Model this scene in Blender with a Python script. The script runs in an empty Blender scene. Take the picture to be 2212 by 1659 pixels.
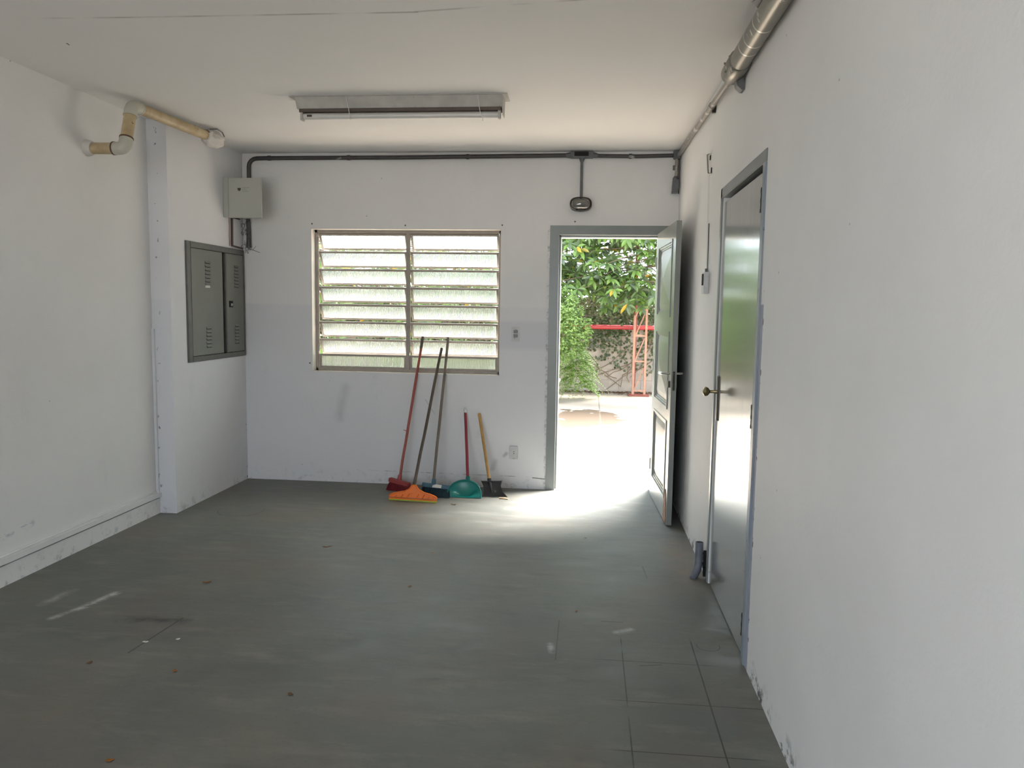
import bpy, bmesh, math, random
from mathutils import Vector, Matrix, Euler
random.seed(7)
SC = bpy.context.scene
COL = SC.collection
V = Vector
PI = math.pi

# ------------------------------------------------------------------ camera
cam_data = bpy.data.cameras.new('camera')
cam = bpy.data.objects.new('camera', cam_data)
COL.objects.link(cam)
yaw, pitch, roll = -0.097749, -0.097461, 0.014989
fw = V((math.sin(yaw)*math.cos(pitch), math.cos(yaw)*math.cos(pitch), math.sin(pitch)))
rt0 = V((math.cos(yaw), -math.sin(yaw), 0))
up0 = rt0.cross(fw)
rt = rt0*math.cos(roll) + up0*math.sin(roll)
up = up0*math.cos(roll) - rt0*math.sin(roll)
m = Matrix((rt, up, -fw)).transposed().to_4x4()
m.translation = V((0, -6.138, 1.4686))
cam.matrix_world = m
cam_data.sensor_width = 36.0
cam_data.lens = 1642.63/2212*36.0
cam_data.clip_end = 200
SC.camera = cam

# ------------------------------------------------------------------ world, sun, exposure
world = bpy.data.worlds.new('overcast_sky')
SC.world = world
world.use_nodes = True
wn = world.node_tree.nodes; wl = world.node_tree.links
wn.clear()
wo = wn.new('ShaderNodeOutputWorld'); wb = wn.new('ShaderNodeBackground')
wb.inputs['Strength'].default_value = 3.1
tc = wn.new('ShaderNodeTexCoord'); sp = wn.new('ShaderNodeSeparateXYZ'); rp = wn.new('ShaderNodeValToRGB')
wl.new(tc.outputs['Generated'], sp.inputs[0]); wl.new(sp.outputs['Z'], rp.inputs[0])
rp.color_ramp.elements[0].position = 0.0; rp.color_ramp.elements[0].color = (0.82, 0.91, 1.0, 1)
rp.color_ramp.elements[1].position = 0.9; rp.color_ramp.elements[1].color = (0.74, 0.86, 1.0, 1)
wl.new(rp.outputs[0], wb.inputs['Color']); wl.new(wb.outputs[0], wo.inputs['Surface'])

sun_data = bpy.data.lights.new('hazy_sun', 'SUN')
sun_data.energy = 34.0
sun_data.angle = math.radians(32)
sun_data.color = (1.0, 0.96, 0.90)
sun = bpy.data.objects.new('hazy_sun', sun_data)
COL.objects.link(sun)
sun.rotation_euler = V((-0.37, -0.43, -1.0)).to_track_quat('-Z', 'Y').to_euler()

SC.view_settings.view_transform = 'Standard'
SC.view_settings.look = 'None'
SC.view_settings.gamma = 1
SC.view_settings.use_curve_mapping = False
SC.view_settings.exposure = 0.82

# ------------------------------------------------------------------ material helpers
def srgb(r, g, b):
    f = lambda c: ((c/255+0.055)/1.055)**2.4 if c/255 > 0.04045 else c/255/12.92
    return (f(r), f(g), f(b), 1)

class NT:
    """small node-tree writer"""
    def __init__(s, name):
        s.m = bpy.data.materials.new(name); s.m.use_nodes = True
        s.n = s.m.node_tree.nodes; s.l = s.m.node_tree.links
        s.n.clear()
        s.out = s.n.new('ShaderNodeOutputMaterial')
        s.b = s.n.new('ShaderNodeBsdfPrincipled')
        s.l.new(s.b.outputs[0], s.out.inputs[0])
        g = s.n.new('ShaderNodeNewGeometry'); s.pos = g.outputs['Position']; s.island = g.outputs['Random Per Island']
        t = s.n.new('ShaderNodeTexCoord'); s.obj = t.outputs['Object']
    def inp(s, sock, v):
        if isinstance(v, bpy.types.NodeSocket): s.l.new(v, sock)
        else: sock.default_value = v
    def math(s, op, a, b=0.0, clamp=False):
        n = s.n.new('ShaderNodeMath'); n.operation = op; n.use_clamp = clamp
        s.inp(n.inputs[0], a); s.inp(n.inputs[1], b); return n.outputs[0]
    def vm(s, op, a, b=(0, 0, 0), out=0):
        n = s.n.new('ShaderNodeVectorMath'); n.operation = op
        s.inp(n.inputs[0], a)
        if op != 'SCALE': s.inp(n.inputs[1], b)
        else: s.inp(n.inputs['Scale'], b)
        return n.outputs['Value'] if op in ('DOT_PRODUCT', 'LENGTH', 'DISTANCE') else n.outputs[0]
    def xyz(s, v=None):
        n = s.n.new('ShaderNodeSeparateXYZ'); s.l.new(v or s.pos, n.inputs[0]); return n.outputs
    def noise(s, scale, detail=3, rough=.5, vec=None, stretch=None):
        vec = vec or s.pos
        if stretch: vec = s.vm('MULTIPLY', vec, stretch)
        n = s.n.new('ShaderNodeTexNoise'); n.inputs['Scale'].default_value = scale
        n.inputs['Detail'].default_value = detail; n.inputs['Roughness'].default_value = rough
        s.l.new(vec, n.inputs['Vector']); return n.outputs['Fac']
    def rng(s, v, a, b, c=0.0, d=1.0):
        n = s.n.new('ShaderNodeMapRange'); n.clamp = True
        s.inp(n.inputs[0], v)
        for i, q in enumerate((a, b, c, d)): s.inp(n.inputs[i+1], q)
        return n.outputs[0]
    def mix(s, f, a, b):
        n = s.n.new('ShaderNodeMix'); n.data_type = 'RGBA'
        s.inp(n.inputs[0], f); s.inp(n.inputs[6], a); s.inp(n.inputs[7], b); return n.outputs[2]
    def bump(s, h, strength=.3, dist=.002):
        n = s.n.new('ShaderNodeBump'); n.inputs['Strength'].default_value = strength
        n.inputs['Distance'].default_value = dist; s.l.new(h, n.inputs['Height']); s.l.new(n.outputs[0], s.b.inputs['Normal'])
    def seg(s, a, b, w, soft=.5, vec=None):
        """mask 1 near the segment a-b (3D), falling off at distance w"""
        a = V(a); b = V(b); ab = b-a
        vec = vec or s.pos
        pa = s.vm('SUBTRACT', vec, tuple(a))
        t = s.math('DIVIDE', s.vm('DOT_PRODUCT', pa, tuple(ab)), ab.length_squared, True)
        q = s.n.new('ShaderNodeVectorMath'); q.operation = 'SCALE'; q.inputs[0].default_value = tuple(ab); s.l.new(t, q.inputs['Scale'])
        d = s.vm('DISTANCE', pa, q.outputs[0])
        return s.rng(d, w*soft, w, 1, 0)
    def set(s, **k):
        for n, v in k.items(): s.inp(s.b.inputs[n.replace('_', ' ')], v)
        return s

def simple(name, col, rough=.5, metal=0.0, var=.08, scale=12, dirt=None, bump=0, spec=None):
    t = NT(name)
    n = t.noise(scale, 4)
    c2 = tuple(c*(1-var*2) for c in col[:3])+(1,)
    c = t.mix(t.rng(n, .3, .7), col, c2)
    if dirt:
        c = t.mix(t.rng(t.noise(dirt[1], 5, .65), dirt[2], dirt[2]+.06), c, dirt[0])
    t.set(Base_Color=c, Roughness=rough, Metallic=metal)
    if spec is not None: t.b.inputs['Specular IOR Level'].default_value = spec
    if bump: t.bump(n, bump)
    return t.m

M = {}
# ---- painted plaster walls
def wall_mat(name, dado=None, extra=None, base=(.765, .77, .77, 1), scuff=1.0):
    t = NT(name)
    x, y, z = t.xyz()
    big = t.noise(1.3, 4, .6)
    c = t.mix(t.rng(big, .35, .7), base, tuple(k*.93 for k in base[:3])+(1,))
    if dado:                                   # older bluish paint on the lower wall
        edge = t.math('ADD', z, t.math('MULTIPLY', t.noise(14, 2), .03))
        nx = t.n.new('ShaderNodeNewGeometry')
        facing = t.rng(t.math('ABSOLUTE', t.xyz(nx.outputs['True Normal'])[1]), .4, .6)     # only on faces turned to the room's length
        c = t.mix(t.math('MULTIPLY', t.math('MULTIPLY', t.rng(edge, dado, dado+.02, 1, 0), facing), t.rng(t.noise(2, 4), .3, .7, .6, 1)), c, (.67, .68, .715, 1))
    # scuffs concentrated in patches, more of them low down
    sc = t.rng(t.noise(3.2, 6, .75, stretch=(1, 1, .6)), .60, .74)
    low = t.rng(z, 0.0, 1.3, .40*scuff, .06*scuff)
    c = t.mix(t.math('MULTIPLY', sc, low), c, (.40, .42, .46, 1))
    # chipped, dirty foot
    ft = t.math('MULTIPLY', t.rng(t.noise(16, 5, .7), .54, .64), t.rng(z, .01, .12, .55, 0))
    c = t.mix(ft, c, (.33, .34, .36, 1))
    # tiny dark specks
    sp = t.n.new('ShaderNodeTexVoronoi'); sp.inputs['Scale'].default_value = 5.0; t.l.new(t.pos, sp.inputs['Vector'])
    spk = t.rng(sp.outputs['Distance'], .012, .03, .75, 0)
    c = t.mix(spk, c, (.16, .15, .14, 1))
    if extra: c = extra(t, c, x, y, z)
    t.set(Base_Color=c, Roughness=.62)
    t.b.inputs['Specular IOR Level'].default_value = .3
    t.bump(t.math('ADD', t.noise(60, 4), t.math('MULTIPLY', t.noise(5, 2), 3)), .25, .003)
    return t.m

def back_extra(t, c, x, y, z):
    # faint band of rubbed paint round the light switch, and grey smears
    wob = t.noise(9, 3)
    b = t.math('MULTIPLY', t.rng(x, -1.0, -.72, 0, 1), t.math('MULTIPLY', t.rng(z, 1.13, 1.17, 0, 1), t.rng(z, 1.36, 1.39, 1, 0)))
    c = t.mix(t.math('MULTIPLY', b, .35), c, (.47, .49, .56, 1))
    for a, bb, w, k in (((-2.0, 0, .80), (-2.05, 0, .55), .06, .3), ((-.75, 0, .16), (-.73, 0, .22), .03, .5),
                        ((-.66, 0, .27), (-.64, 0, .29), .02, .7), ((-1.32, 0, .72), (-1.24, 0, .60), .006, .6)):
        c = t.mix(t.math('MULTIPLY', t.seg(a, bb, w, .1), t.math('MULTIPLY', wob, k*1.6)), c, (.25, .26, .28, 1))
    for p in ((-2.27, 0, 2.145), (-1.49, 0, 2.135), (-.70, 0, 2.14), (-2.30, 0, 1.0), (-.12, 0, 2.17)):
        c = t.mix(t.seg(p, (p[0]+.001, 0, p[2]), .008, .5), c, (.08, .07, .07, 1))
    # plinth line beside the door
    c = t.mix(t.math('MULTIPLY', t.seg((-.42, 0, .095), (-.32, 0, .088), .005), .9), c, (.10, .10, .10, 1))
    c = t.mix(t.math('MULTIPLY', t.seg((-1.9, 0, .11), (-.45, 0, .10), .004), t.rng(wob, .48, .6)), c, (.35, .35, .37, 1))
    # rough edge of old paint beside the door frame
    c = t.mix(t.math('MULTIPLY', t.math('MULTIPLY', t.seg((-.322, 0, 0), (-.322, 0, 2.14), .014, .5), t.rng(t.noise(23, 5, .8), .50, .62)), .7), c, (.25, .25, .25, 1))
    return c

def left_extra(t, c, x, y, z):
    # pitted joint lines
    pit = t.rng(t.noise(22, 2), .62, .66)
    c = t.mix(t.math('MULTIPLY', t.seg((-2.975, -1.136, 0), (-2.93, -1.136, 2.7), .018, .3), pit), c, (.22, .23, .25, 1))
    c = t.mix(t.math('MULTIPLY', t.seg((-2.857, -.01, 0), (-2.857, -.01, 2.0), .014, .3), pit), c, (.10, .10, .10, 1))
    # scrapes near the foot of the left wall
    c = t.mix(t.math('MULTIPLY', t.seg((-2.99, -2.9, .23), (-2.99, -2.35, .27), .03, .1), t.rng(t.noise(14, 4, .7, stretch=(1, 1, 3)), .5, .6)), c, (.42, .45, .52, 1))
    return c

def right_extra(t, c, x, y, z):
    # bluish unpainted strip beside the inner door, with dark flecks
    e = t.math('ADD', y, t.math('MULTIPLY', t.noise(12, 3), .012))
    strip = t.math('MULTIPLY', t.math('MULTIPLY', t.rng(e, -3.05, -3.044, 0, 1), t.rng(y, -2.99, -2.98, 1, 0)), t.rng(z, 1.5, 1.506, 1, 0))
    c = t.mix(strip, c, (.34, .37, .46, 1))
    fl = t.math('MULTIPLY', t.seg((.686, -3.055, .1), (.686, -3.055, 1.6), .010), t.rng(t.noise(26, 3), .56, .62))
    c = t.mix(fl, c, (.15, .12, .13, 1))
    # plastered-over chase above the small switch box
    ch = t.seg((.686, -1.55, 1.7), (.686, -1.50, 2.25), .035, .8)
    c = t.mix(t.math('MULTIPLY', ch, .45), c, (.50, .52, .57, 1))
    # mildew at the foot of the wall
    md = t.math('MULTIPLY', t.rng(z, .02, .10, 1, 0), t.rng(t.noise(9, 5, .7), .56, .62))
    c = t.mix(md, c, (.13, .13, .13, 1))
    return c

M['wall'] = wall_mat('wall_plaster')
M['wall_back'] = wall_mat('wall_back_plaster', 1.49, back_extra, (.765, .765, .765, 1))
M['wall_left'] = wall_mat('wall_left_plaster', None, left_extra, scuff=.5)
M['wall_right'] = wall_mat('wall_right_plaster', None, right_extra, scuff=.15)
M['pillar'] = wall_mat('pillar_plaster', 1.51, left_extra, (.72, .73, .76, 1))

t = NT('ceiling_plaster')
c = t.mix(t.rng(t.noise(.9, 4), .3, .7), (.77, .765, .76, 1), (.73, .73, .73, 1))
wob = t.noise(4, 3)
for a, b, k in (((-2.9, -2.90, 2.71), (-1.97, -2.87, 2.71), 1), ((-1.97, -2.87, 2.71), (-.75, -2.855, 2.71), 1), ((-.75, -2.86, 2.71), (.6, -3.02, 2.71), .8)):
    c = t.mix(t.math('MULTIPLY', t.seg(a, b, .012, .1), t.rng(wob, .42, .62, 0, .8*k)), c, (.36, .34, .33, 1))
c = t.mix(t.seg((-2.527, -2.553, 2.71), (-2.523, -2.575, 2.71), .005), c, (.1, .09, .07, 1))
t.set(Base_Color=c, Roughness=.8); t.bump(t.noise(40, 3), .15)
M['ceiling'] = t.m

# ---- worn grey-green painted concrete floor
t = NT('floor_concrete')
x, y, z = t.xyz()
flat = t.vm('MULTIPLY', t.pos, (1, 1, 0))
n1 = t.noise(1.1, 6, .6, flat); n2 = t.noise(5, 6, .65, flat, stretch=(.5, 1.6, 1)); n3 = t.noise(60, 4, .6, flat)
c = t.mix(t.rng(n1, .36, .64), (.158, .160, .142, 1), (.118, .124, .116, 1))
c = t.mix(t.rng(n2, .50, .72, 0, .75), c, (.235, .232, .205, 1))
c = t.mix(t.rng(t.noise(3.1, 6, .7, t.vm('ADD', flat, (11, 4, 0)), (.6, 1.5, 1)), .55, .75, 0, .6), c, (.085, .09, .085, 1))
c = t.mix(t.rng(t.noise(1.7, 5, .6, t.vm('ADD', flat, (7, 3, 0))), .50, .70, 0, .6), c, (.165, .138, .112, 1))
c = t.mix(t.rng(n3, .55, .75, 0, .35), c, (.09, .09, .085, 1))
c = t.mix(t.rng(t.noise(24, 5, .8, t.vm('ADD', flat, (1, 9, 0))), .66, .74, 0, .5), c, (.33, .32, .28, 1))
# scored lines near the right front
def lines(coord, off, pitch):
    f = t.math('SUBTRACT', t.math('FRACT', t.math('DIVIDE', t.math('SUBTRACT', coord, off-pitch/2), pitch)), .5)
    return t.rng(t.math('MULTIPLY', t.math('ABSOLUTE', f), pitch), .0015, .0035, 1, 0)
reg = t.math('MULTIPLY', t.rng(x, .0, .14), t.rng(y, -2.75, -2.82, 0, 1))
brk = t.rng(t.noise(2.3, 3, .6, t.vm('ADD', flat, (2, 2, 0))), .42, .55)
ln = t.math('MAXIMUM', lines(x, .493, .31), lines(y, -3.022, .333))
c = t.mix(t.math('MULTIPLY', t.math('MULTIPLY', ln, reg), t.math('MULTIPLY', brk, .9)), c, (.03, .028, .025, 1))
lx = t.math('MULTIPLY', t.seg((.494, -2.80, 0), (.493, -3.72, 0), .0035), .95)
c = t.mix(lx, c, (.035, .032, .03, 1))
for a, b, w, k, cc in (((-1.864, -2.849, 0), (-1.90, -3.22, 0), .006, .85, (.03, .03, .03, 1)),
                       ((-.101, -2.64, 0), (-.101, -3.05, 0), .004, .6, (.03, .03, .03, 1)),
                       ((.2, -1.95, 0), (.55, -1.96, 0), .003, .6, (.05, .05, .05, 1)),
                       ((.30, -1.35, 0), (.60, -1.36, 0), .003, .5, (.05, .05, .05, 1)),
                       ((.35, -1.80, 0), (.36, -2.0, 0), .006, .6, (.05, .05, .045, 1)),
                       ((.10, -2.62, 0), (.20, -2.62, 0), .005, .7, (.03, .03, .03, 1)),
                       ((.25, -3.06, 0), (.34, -3.04, 0), .005, .7, (.03, .03, .03, 1))):
    dv = t.vm('ADD', flat, t.vm('SCALE', t.vm('SUBTRACT', (0, 0, 0), (0, 0, 0)), 1.0)) if False else flat
    c = t.mix(t.math('MULTIPLY', t.seg(a, b, w, .3, dv), k), c, cc)
# pale scuffs and a dark smudge on the left
wb2 = t.noise(12, 5, .7, flat)
for a, b, w, k, cc in (((-2.46, -2.93, 0), (-2.40, -2.78, 0), .03, 1.0, (.48, .48, .48, 1)), ((-2.40, -2.78, 0), (-2.36, -2.60, 0), .035, 1.2, (.5, .5, .5, 1)),
                       ((-2.62, -2.78, 0), (-2.60, -2.60, 0), .04, .6, (.4, .4, .4, 1)),
                       ((-2.12, -2.90, 0), (-1.85, -2.88, 0), .06, .9, (.035, .035, .035, 1)),
                       ((.17, -2.74, 0), (.23, -2.70, 0), .03, .9, (.4, .42, .42, 1)),
                       ((-.13, -2.90, 0), (-.12, -2.98, 0), .02, .9, (.4, .42, .42, 1))):
    c = t.mix(t.math('MULTIPLY', t.seg(a, b, w, .1, flat), t.rng(wb2, .38, .62, 0, k)), c, cc)
# ring scratches
def ring(cx, cy, r, w):
    d = t.vm('DISTANCE', flat, (cx, cy, 0)); return t.rng(t.math('ABSOLUTE', t.math('SUBTRACT', d, r)), w*.4, w, 1, 0)
c = t.mix(t.math('MULTIPLY', ring(.565, -2.83, .05, .003), t.rng(y, -2.83, -2.81, .8, .1)), c, (.04, .04, .04, 1))
c = t.mix(t.math('MULTIPLY', ring(-2.45, -.99, .16, .004), t.rng(y, -1.0, -.9, .7, 0)), c, (.05, .045, .04, 1))
# rusty stain by the right wall
c = t.mix(t.math('MULTIPLY', t.seg((.58, -1.35, 0), (.60, -1.9, 0), .16, .0, flat), t.rng(wb2, .35, .65, .1, .9)), c, (.23, .165, .12, 1))
rough = t.rng(n2, .3, .7, .42, .60)
t.set(Base_Color=c, Roughness=rough); t.b.inputs['Specular IOR Level'].default_value = .45
t.bump(t.math('ADD', n3, t.math('MULTIPLY', n2, 2)), .18, .002)
M['floor'] = t.m

GREY = (.235, .255, .245, 1)
M['door_paint'] = simple('grey_gloss_door_paint', (.25, .265, .25, 1), .22, var=.04, scale=3)
M['frame_paint'] = simple('grey_gloss_frame_paint', (.225, .25, .25, 1), .30, var=.05, scale=6)
t = NT('blue_grey_frame_paint')
c = t.mix(t.rng(t.noise(5, 4, .6, stretch=(1, 1, .4)), .4, .6), (.27, .295, .31, 1), (.22, .27, .33, 1))
c = t.mix(t.rng(t.noise(18, 5, .7), .64, .68), c, (.05, .07, .14, 1))
t.set(Base_Color=c, Roughness=.38)
M['blue_frame'] = t.m
t = NT('glossy_inner_door_paint')
n = t.noise(18, 3, .5, stretch=(1, 1, .06))
c = t.mix(t.rng(n, .3, .7), (.235, .245, .225, 1), (.215, .225, .21, 1))
t.set(Base_Color=c, Roughness=t.rng(n, .3, .7, .13, .2)); t.b.inputs['Specular IOR Level'].default_value = .9
t.b.inputs['Coat Weight'].default_value = .6; t.b.inputs['Coat Roughness'].default_value = .12
t.bump(n, .06, .002)
M['inner_door'] = t.m
M['panel_grey'] = simple('grey_enamel', (.18, .185, .17, 1), .45, var=.05, scale=6, dirt=((.10, .10, .09, 1), 14, .68))
M['frame_dark'] = simple('worn_grey_enamel', (.14, .14, .13, 1), .5, var=.1, scale=20)
M['vent_dark'] = simple('vent_shadow_grey', (.10, .09, .08, 1), .6)
M['black'] = simple('black_gap', (.008, .008, .008, 1), .9)
M['lightgrey'] = simple('light_grey_enamel', (.43, .44, .40, 1), .4, var=.03, scale=4)
M['conduit'] = simple('dark_grey_conduit_paint', (.065, .06, .062, 1), .45, var=.15, scale=20, dirt=((.42, .42, .42, 1), 7, .66))
M['conduit_body'] = simple('grey_cast_conduit_body', (.13, .14, .15, 1), .4, var=.15, scale=30, dirt=((.5, .5, .5, 1), 14, .66))
M['galv'] = simple('bare_conduit_with_paint_drips', (.30, .28, .25, 1), .35, .4, var=.1, scale=9, dirt=((.62, .60, .57, 1), 9, .56))
t = NT('big_steel_pipe')
x, y, z = t.xyz()
c = t.mix(t.rng(t.noise(6, 4), .3, .7), (.23, .22, .19, 1), (.17, .16, .14, 1))
c = t.mix(t.rng(t.noise(11, 5, .7), .63, .66), c, (.58, .56, .53, 1))
for yy in (-2.80, -2.90, -3.07):
    c = t.mix(t.math('MULTIPLY', t.rng(t.math('ABSOLUTE', t.math('SUBTRACT', t.math('ADD', y, t.math('MULTIPLY', x, .0)), yy)), .003, .007, 1, 0), t.rng(t.noise(12, 2), .40, .5)), c, (.62, .60, .58, 1))
t.set(Base_Color=c, Metallic=.45, Roughness=.33)
M['bigpipe'] = t.m
t = NT('aged_cream_pvc')
n = t.noise(9, 4, .6)
c = t.mix(t.rng(n, .35, .65), (.52, .43, .27, 1), (.40, .30, .17, 1))
c = t.mix(t.rng(t.noise(20, 4, .7), .64, .67), c, (.10, .06, .03, 1))
t.set(Base_Color=c, Roughness=.45)
M['pvc'] = t.m
M['pvc_fit'] = simple('pale_pvc_fitting', (.50, .50, .43, 1), .4, var=.06, scale=15)
M['pvc_dark'] = simple('brown_pipe_joint', (.10, .055, .03, 1), .6)
M['plaster_blob'] = simple('plaster_patch', (.62, .60, .57, 1), .8, var=.06, scale=20, bump=.5)
M['alu'] = simple('window_taupe_paint', (.36, .32, .28, 1), .5, var=.08, scale=25)
M['reveal'] = simple('window_reveal_paint', (.72, .68, .64, 1), .6, var=.04, scale=8)
M['plate'] = simple('switch_plate_plastic', (.56, .57, .58, 1), .45, var=.05, scale=30, dirt=((.28, .29, .30, 1), 25, .60))
M['rocker'] = simple('worn_switch_plastic', (.22, .23, .24, 1), .5, var=.15, scale=60)
M['chrome'] = simple('chrome', (.55, .54, .50, 1), .18, 1.0, var=.03)
M['dark_metal'] = simple('dark_bronze', (.06, .055, .045, 1), .3, .8)
M['brass'] = simple('aged_brass', (.36, .30, .17, 1), .25, .9)
M['tube_glass'] = simple('fluorescent_tube_glass', (.62, .62, .60, 1), .25, var=.03)
M['fixture'] = simple('dusty_fixture_enamel', (.50, .49, .46, 1), .5, var=.1, scale=14, dirt=((.25, .23, .20, 1), 30, .68))
M['fixture_dark'] = simple('fixture_recess', (.10, .075, .06, 1), .6)
M['white'] = simple('white_paint', (.75, .74, .72, 1), .5, var=.03)
M['ink'] = simple('dark_ink', (.05, .04, .02, 1), .6)
M['hose'] = simple('blue_grey_flexible_duct', (.17, .185, .23, 1), .55, var=.15, scale=30)
M['rot'] = simple('rotten_bare_wood', (.46, .27, .19, 1), .9, var=.25, scale=25, bump=.6)
# tools
M['red_handle'] = simple('red_plastic_sleeve', (.36, .07, .05, 1), .35, var=.12, scale=8)
M['brown_handle'] = simple('dark_wood_handle', (.115, .085, .065, 1), .55, var=.2, scale=10)
M['grey_handle'] = simple('grey_brown_wood_handle', (.19, .155, .125, 1), .5, var=.15, scale=10)
M['maroon_handle'] = simple('crimson_plastic_sleeve', (.30, .03, .05, 1), .35, var=.1, scale=8)
M['yellow_handle'] = simple('varnished_pine_handle', (.50, .29, .09, 1), .45, var=.12, scale=14)
M['red_head'] = simple('faded_red_plastic', (.36, .06, .06, 1), .5, var=.1)
M['red_bristle'] = simple('dark_red_bristles', (.28, .02, .04, 1), .8, var=.3, scale=60)
M['orange'] = simple('orange_plastic', (.90, .20, .015, 1), .35, var=.03)
M['lime'] = simple('lime_rubber', (.45, .55, .04, 1), .5, var=.05)
M['blue_head'] = simple('dusty_blue_plastic', (.06, .15, .22, 1), .5, var=.12)
M['blue_bristle'] = simple('dark_blue_bristles', (.015, .06, .09, 1), .8, var=.3, scale=60)
M['teal'] = simple('teal_plastic', (.005, .20, .18, 1), .3, var=.12, scale=10)
M['blackp'] = simple('scuffed_black_plastic', (.022, .023, .026, 1), .38, var=.2, scale=30, dirt=((.12, .12, .13, 1), 18, .62))
M['leaf_dry'] = simple('dry_brown_leaf', (.16, .075, .03, 1), .7, var=.2, scale=40)
M['leaf_orange'] = simple('dry_orange_leaf', (.32, .12, .015, 1), .7, var=.2, scale=40)
M['paper'] = simple('white_scrap', (.75, .74, .68, 1), .7)
M['woodscrap'] = simple('bare_wood_scrap', (.50, .36, .22, 1), .7, var=.2, scale=30)
M['wire_red'] = simple('red_wire_sleeve', (.30, .06, .06, 1), .5)
M['wire_brown'] = simple('brown_pipe_paint', (.085, .05, .04, 1), .5, var=.2)
M['cobweb'] = simple('dusty_grey_wires', (.14, .15, .15, 1), .8, var=.3)

# ribbed window glass
t = NT('ribbed_glass')
x, y, z = t.xyz()
w = t.math('SINE', t.math('MULTIPLY', x, 2*PI/.0125))
t.set(Base_Color=(.84, .90, .86, 1), Roughness=.14, IOR=1.45)
t.b.inputs['Transmission Weight'].default_value = 1.0
t.bump(w, 1.0, .006)
tr = t.n.new('ShaderNodeBsdfTranslucent'); tr.inputs[0].default_value = (.80, .86, .82, 1)
ms = t.n.new('ShaderNodeMixShader')
t.l.new(t.rng(w, -1, 1, .01, .07), ms.inputs[0])
t.l.new(t.b.outputs[0], ms.inputs[1]); t.l.new(tr.outputs[0], ms.inputs[2]); t.l.new(ms.outputs[0], t.out.inputs[0])
M['ribglass'] = t.m
t = NT('lamp_glass')
t.set(Base_Color=(.13, .13, .12, 1), Roughness=.06, Metallic=.3)
t.b.inputs['Specular IOR Level'].default_value = 1.0; t.b.inputs['Coat Weight'].default_value = 1.0
M['lampglass'] = t.m

# outdoors
def leafmat(name, a, b, c3=None, trans=.35, rough=.4):
    t = NT(name)
    c = t.mix(t.island, a, b)
    if c3: c = t.mix(t.rng(t.math('FRACT', t.math('MULTIPLY', t.island, 17.0)), .97, .98), c, c3)
    t.set(Base_Color=c, Roughness=rough)
    tr = t.n.new('ShaderNodeBsdfTranslucent'); t.l.new(c, tr.inputs[0])
    ms = t.n.new('ShaderNodeMixShader'); ms.inputs[0].default_value = trans
    t.l.new(t.b.outputs[0], ms.inputs[1]); t.l.new(tr.outputs[0], ms.inputs[2]); t.l.new(ms.outputs[0], t.out.inputs[0])
    return t.m
M['leaf_big'] = leafmat('broad_leaves', (.095, .125, .08, 1), (.16, .28, .045, 1), (.50, .30, .02, 1))
M['leaf_shrub'] = leafmat('light_green_leaves', (.14, .22, .07, 1), (.26, .38, .10, 1))
M['leaf_fern'] = leafmat('fern_fronds', (.05, .13, .015, 1), (.20, .33, .04, 1))
M['leaf_ivy'] = leafmat('ivy_leaves', (.035, .05, .018, 1), (.09, .12, .04, 1), (.14, .09, .05, 1), .2)
M['bark'] = simple('bark', (.14, .10, .07, 1), .9, var=.2, scale=20)
M['vine'] = simple('dry_vine', (.24, .17, .11, 1), .9, var=.2, scale=20)
M['red_pipe'] = simple('red_painted_pipe', (.40, .045, .05, 1), .4, var=.05, scale=6)
M['rust'] = simple('rusty_pink_steel', (.40, .21, .14, 1), .7, var=.15, scale=9)
M['rust_dark'] = simple('dark_red_steel', (.24, .06, .04, 1), .7, var=.15, scale=9)
M['pot'] = simple('white_planter', (.70, .68, .62, 1), .6)
t = NT('yard_block_wall')
br = t.n.new('ShaderNodeTexBrick'); br.inputs['Scale'].default_value = 1.0
br.inputs['Brick Width'].default_value = .4; br.inputs['Row Height'].default_value = .2; br.inputs['Mortar Size'].default_value = .006
br.inputs['Color1'].default_value = (.40, .34, .28, 1); br.inputs['Color2'].default_value = (.36, .31, .26, 1); br.inputs['Mortar'].default_value = (.24, .20, .17, 1)
x, y, z = t.xyz()
cb = t.n.new('ShaderNodeCombineXYZ'); t.l.new(x, cb.inputs[0]); t.l.new(z, cb.inputs[1]); t.l.new(cb.outputs[0], br.inputs['Vector'])
c = t.mix(t.rng(t.noise(3, 5, .65), .4, .6, 0, .7), br.outputs[0], (.30, .25, .20, 1))
t.set(Base_Color=c, Roughness=.9); M['yardwall'] = t.m
t = NT('yard_concrete')
x, y, z = t.xyz()
wb3 = t.noise(2.2, 5, .6)
c = t.mix(t.rng(t.noise(1.5, 5), .35, .65), (.36, .30, .235, 1), (.30, .25, .195, 1))
d = t.vm('LENGTH', t.vm('MULTIPLY', t.vm('SUBTRACT', t.pos, (.02, 4.35, 0)), (1.0, .62, 0)))
wet = t.rng(t.math('ADD', d, t.math('MULTIPLY', t.math('SUBTRACT', wb3, .5), 1.3)), .50, .53, 1, 0)
c = t.mix(wet, c, (.075, .050, .033, 1))
for a, b in (((.2, 3.3, -.02), (.22, 8, -.02)), ((-2, 5.55, -.02), (3, 5.45, -.02))):
    c = t.mix(t.math('MULTIPLY', t.seg(a, b, .012, .4), .8), c, (.12, .09, .07, 1))
t.set(Base_Color=c, Roughness=t.rng(wet, 0, 1, .85, .45)); M['yard'] = t.m
M['farwall'] = simple('far_pale_render', (.55, .52, .48, 1), .8)

# ------------------------------------------------------------------ mesh helpers
def world_origin(o):
    v = V((0, 0, 0))
    while o is not None:
        v += o.location; o = o.parent
    return v

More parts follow.
